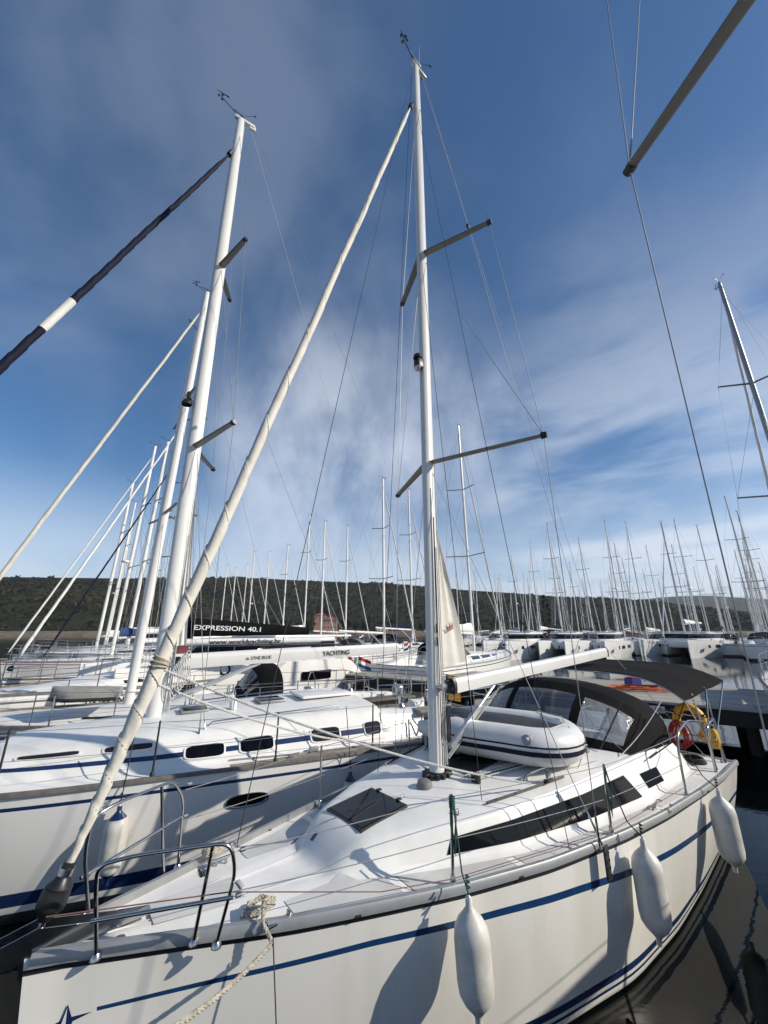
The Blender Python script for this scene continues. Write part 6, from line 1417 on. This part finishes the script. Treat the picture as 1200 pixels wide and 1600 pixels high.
def build_shore():
    def house(px, py, D, w, d, h, rz, wallm, label, roofh=2.2, nw=4, fl=2, flip=0):
        b = at_y(px, py, D); t = thing('house', (b.x, b.y, b.z), rz, label, 'house')
        mb = MB(); mb.box((0, 0, h / 2 - 2), (w, d, h + 4)); mb.build('wall', wallm, t)
        mb = MB(); o = .5; A = [(-w / 2 - o, -d / 2 - o, h + .003), (w / 2 + o, -d / 2 - o, h + .003), (w / 2 + o, d / 2 + o, h + .003), (-w / 2 - o, d / 2 + o, h + .003), (-w / 2 + d * .4, 0, h + roofh), (w / 2 - d * .4, 0, h + roofh)]
        mb.add(A, [(0, 1, 5, 4), (1, 2, 5), (2, 3, 4, 5), (3, 0, 4), (3, 2, 1, 0)]); rf = mb.build('roof', mat('roof_tile', (.28, .09, .05), .85, var=.4, vscale=1.2), t, 0)
        mb = MB(); mb.box((w * .2, .6, h + roofh * .8), (.7, .7, 1.6)); mb.build('chimney', wallm, rf)
        for f in range(fl):
            for k in range(nw):
                x = -w / 2 + w * (k + .5) / nw; z = h * (f + .5) / fl; mb = MB(); mb.box((x, -d / 2 - .03, z), (w / nw * .38, .12, h / fl * .48)); wf = mb.build('window', mat('shutter_pale', (.5, .4, .36), .7), t); mb = MB(); mb.box((x, -d / 2 - .08, z), (w / nw * .26, .06, h / fl * .40)); mb.build('pane', ACRG, wf)
        return t
    pink = mat('pink_render', (.50, .28, .22), .85, var=.12, vscale=.3); crm = mat('cream_render', (.5, .42, .3), .85, var=.1, vscale=.3); wht = mat('white_render', (.6, .6, .56), .85, var=.1, vscale=.3)
    house(513, 984, 300, 13, 9, 7, .1, pink, 'pink two storey house with a red tiled roof at the foot of the hill', 2.4, 5, 2)
    house(500, 979, 318, 9, 9, 8.5, .1, pink, 'narrower pink wing with a red roof left of the pink house', 2, 3, 2)
    house(646, 1000, 300, 7, 7, 5, -.3, crm, 'small cream house at the water beside the central mast', 2.2, 2, 1)
    house(596, 988, 330, 9, 6, 3.5, .3, wht, 'low pale house right of the pink one, half hidden in trees', 1.2, 3, 1)
    house(1090, 957, 900, 22, 14, 8, -.4, wht, 'pale house on the far wooded slope, right of the spreader', 3, 4, 2)
    house(1122, 962, 950, 26, 14, 8, -.5, wht, 'larger white house low on the far slope at right', 3, 4, 2)
    house(1010, 972, 700, 18, 10, 6, -.4, mat('red_render', (.35, .12, .08), .85), 'reddish low building among the far masts', 2.5, 4, 1)
    house(1160, 972, 900, 30, 12, 6, -.5, crm, 'long cream building on the far shore at the right edge', 2.5, 6, 1)
    rnd = random.Random(21)
    def tree(x, y, z, h, r, kind, label, group):
        t = thing('tree', (x, y, z), rnd.uniform(0, 6), label, 'tree', group)
        mb = MB(); mb.tube([(0, 0, -1), (.1, 0, h * .35), (.0, .1, h * .8)], [h * .035, h * .025, h * .01], 7)
        if kind != 'cypress':
            for k in range(5): a = k * 1.3; mb.tube([(0, 0, h * (.3 + .08 * k)), (cos(a) * r * .6, sin(a) * r * .6, h * (.5 + .08 * k))], [h * .015, h * .005], 5)
        mb.build('trunk', mat('bark', (.08, .06, .045), .9), t)
        mb = MB()
        for _ in range(900 if kind != 'cypress' else 600):
            if kind == 'cypress': q = rnd.random(); rr = r * sin(pi * min(1, q * .9 + .08)) ** .7 * rnd.uniform(.6, 1.05); a = rnd.uniform(0, 6.3); p = Vector((rr * cos(a), rr * sin(a), h * (.08 + .92 * q)))
            else:
                d = Vector((rnd.gauss(0, 1), rnd.gauss(0, 1), rnd.gauss(0, 1))).normalized(); k = rnd.uniform(.55, 1.0) * (1 + .22 * sin(d.x * 5 + x) * cos(d.y * 4 + d.z * 6 + y)); p = Vector((d.x * r * k, d.y * r * k, h * .62 + d.z * h * .36 * k))
            s_ = rnd.uniform(.25, .6) * (r ** .4) * .55; u = Vector((rnd.gauss(0, 1), rnd.gauss(0, 1), rnd.gauss(0, 1))).normalized(); v = u.orthogonal().normalized()
            mb.add([p - u * s_, p - v * s_ * .6, p + u * s_, p + v * s_ * .6], [(0, 1, 2, 3)], rnd.choice((0, 0, 1)))
        mb.build('crown', [MATS['scrub_dark'], MATS['scrub_mid']], t, 0)
    G = 'trees along the far shore'
    spots = [(330, 1001), (362, 999), (402, 1000), (440, 998), (466, 997), (482, 990), (540, 996), (556, 995), (572, 993), (612, 1000), (628, 999), (660, 999), (684, 1000), (700, 1000), (730, 999), (775, 1000), (815, 1000), (880, 1000), (940, 999), (985, 998), (130, 1006), (175, 1004), (60, 1007), (222, 1004)]
    od = ['leftmost', 'second', 'third', 'fourth', 'fifth', 'sixth', 'seventh', 'eighth', 'ninth', 'tenth', 'eleventh', 'twelfth', 'thirteenth', 'fourteenth', 'fifteenth', 'sixteenth', 'seventeenth', 'eighteenth', 'nineteenth', 'twentieth', 'twenty first', 'twenty second', 'twenty third', 'rightmost']
    for i, (px, py) in enumerate(sorted(spots)):
        b = at_y(px, 1000, 305 + 12 * (i % 3)); h = rnd.uniform(6, 10)
        tree(b.x, b.y, 1.8, h, h * .42, 'broad', 'dark green broad tree on the far shore, %s of the row' % od[i], G)
    for i, (px, lb) in enumerate(((487, 'tall dark cypress just left of the pink house'), (577, 'dark cypress in the gap right of the pink house'), (858, 'tall dark cypress standing high against the hill right of the central mast'), (566, 'shorter dark cypress beside the pink house garden'))):
        D = 290 if i != 2 else 120; b = at_y(px, 1000, D); h = (13, 11, 12.5, 8)[i]; tree(b.x, b.y, 1.8 if i != 2 else .8, h, h * .11, 'cypress', lb, 'cypresses by the shore')
    # islet for the near cypress is part of the quay beyond the rows
    b = at_y(858, 1000, 120); mb = MB(); mb.lathe([(14, -1), (13, .7), (11, .95), (0, 1.0)], (b.x, b.y, 0), n=20); tag(mb.build('quay', mat('quay_stone', (.25, .23, .2), .9, var=.3), None), kind='structure')

build_setting(); build_pier(); build_main(); build_left(); build_near(); build_fleet(); build_shore()
# ------------------------------------------------------------------ thin sea haze
def build_haze():
    m = bpy.data.materials.new('haze_air'); m.use_nodes = True; t = NT(m.node_tree)
    v = t.n('ShaderNodeVolumePrincipled', {'Color': (.78, .86, 1, 1), 'Density': .00012, 'Anisotropy': .2}); t.n('ShaderNodeOutputMaterial', {1: v.outputs[0]})
    mb = MB(); mb.box((600, 1300, 145), (5600, 3400, 304)); o = mb.build('haze', m, None, 0); tag(o, kind='stuff')
build_haze()
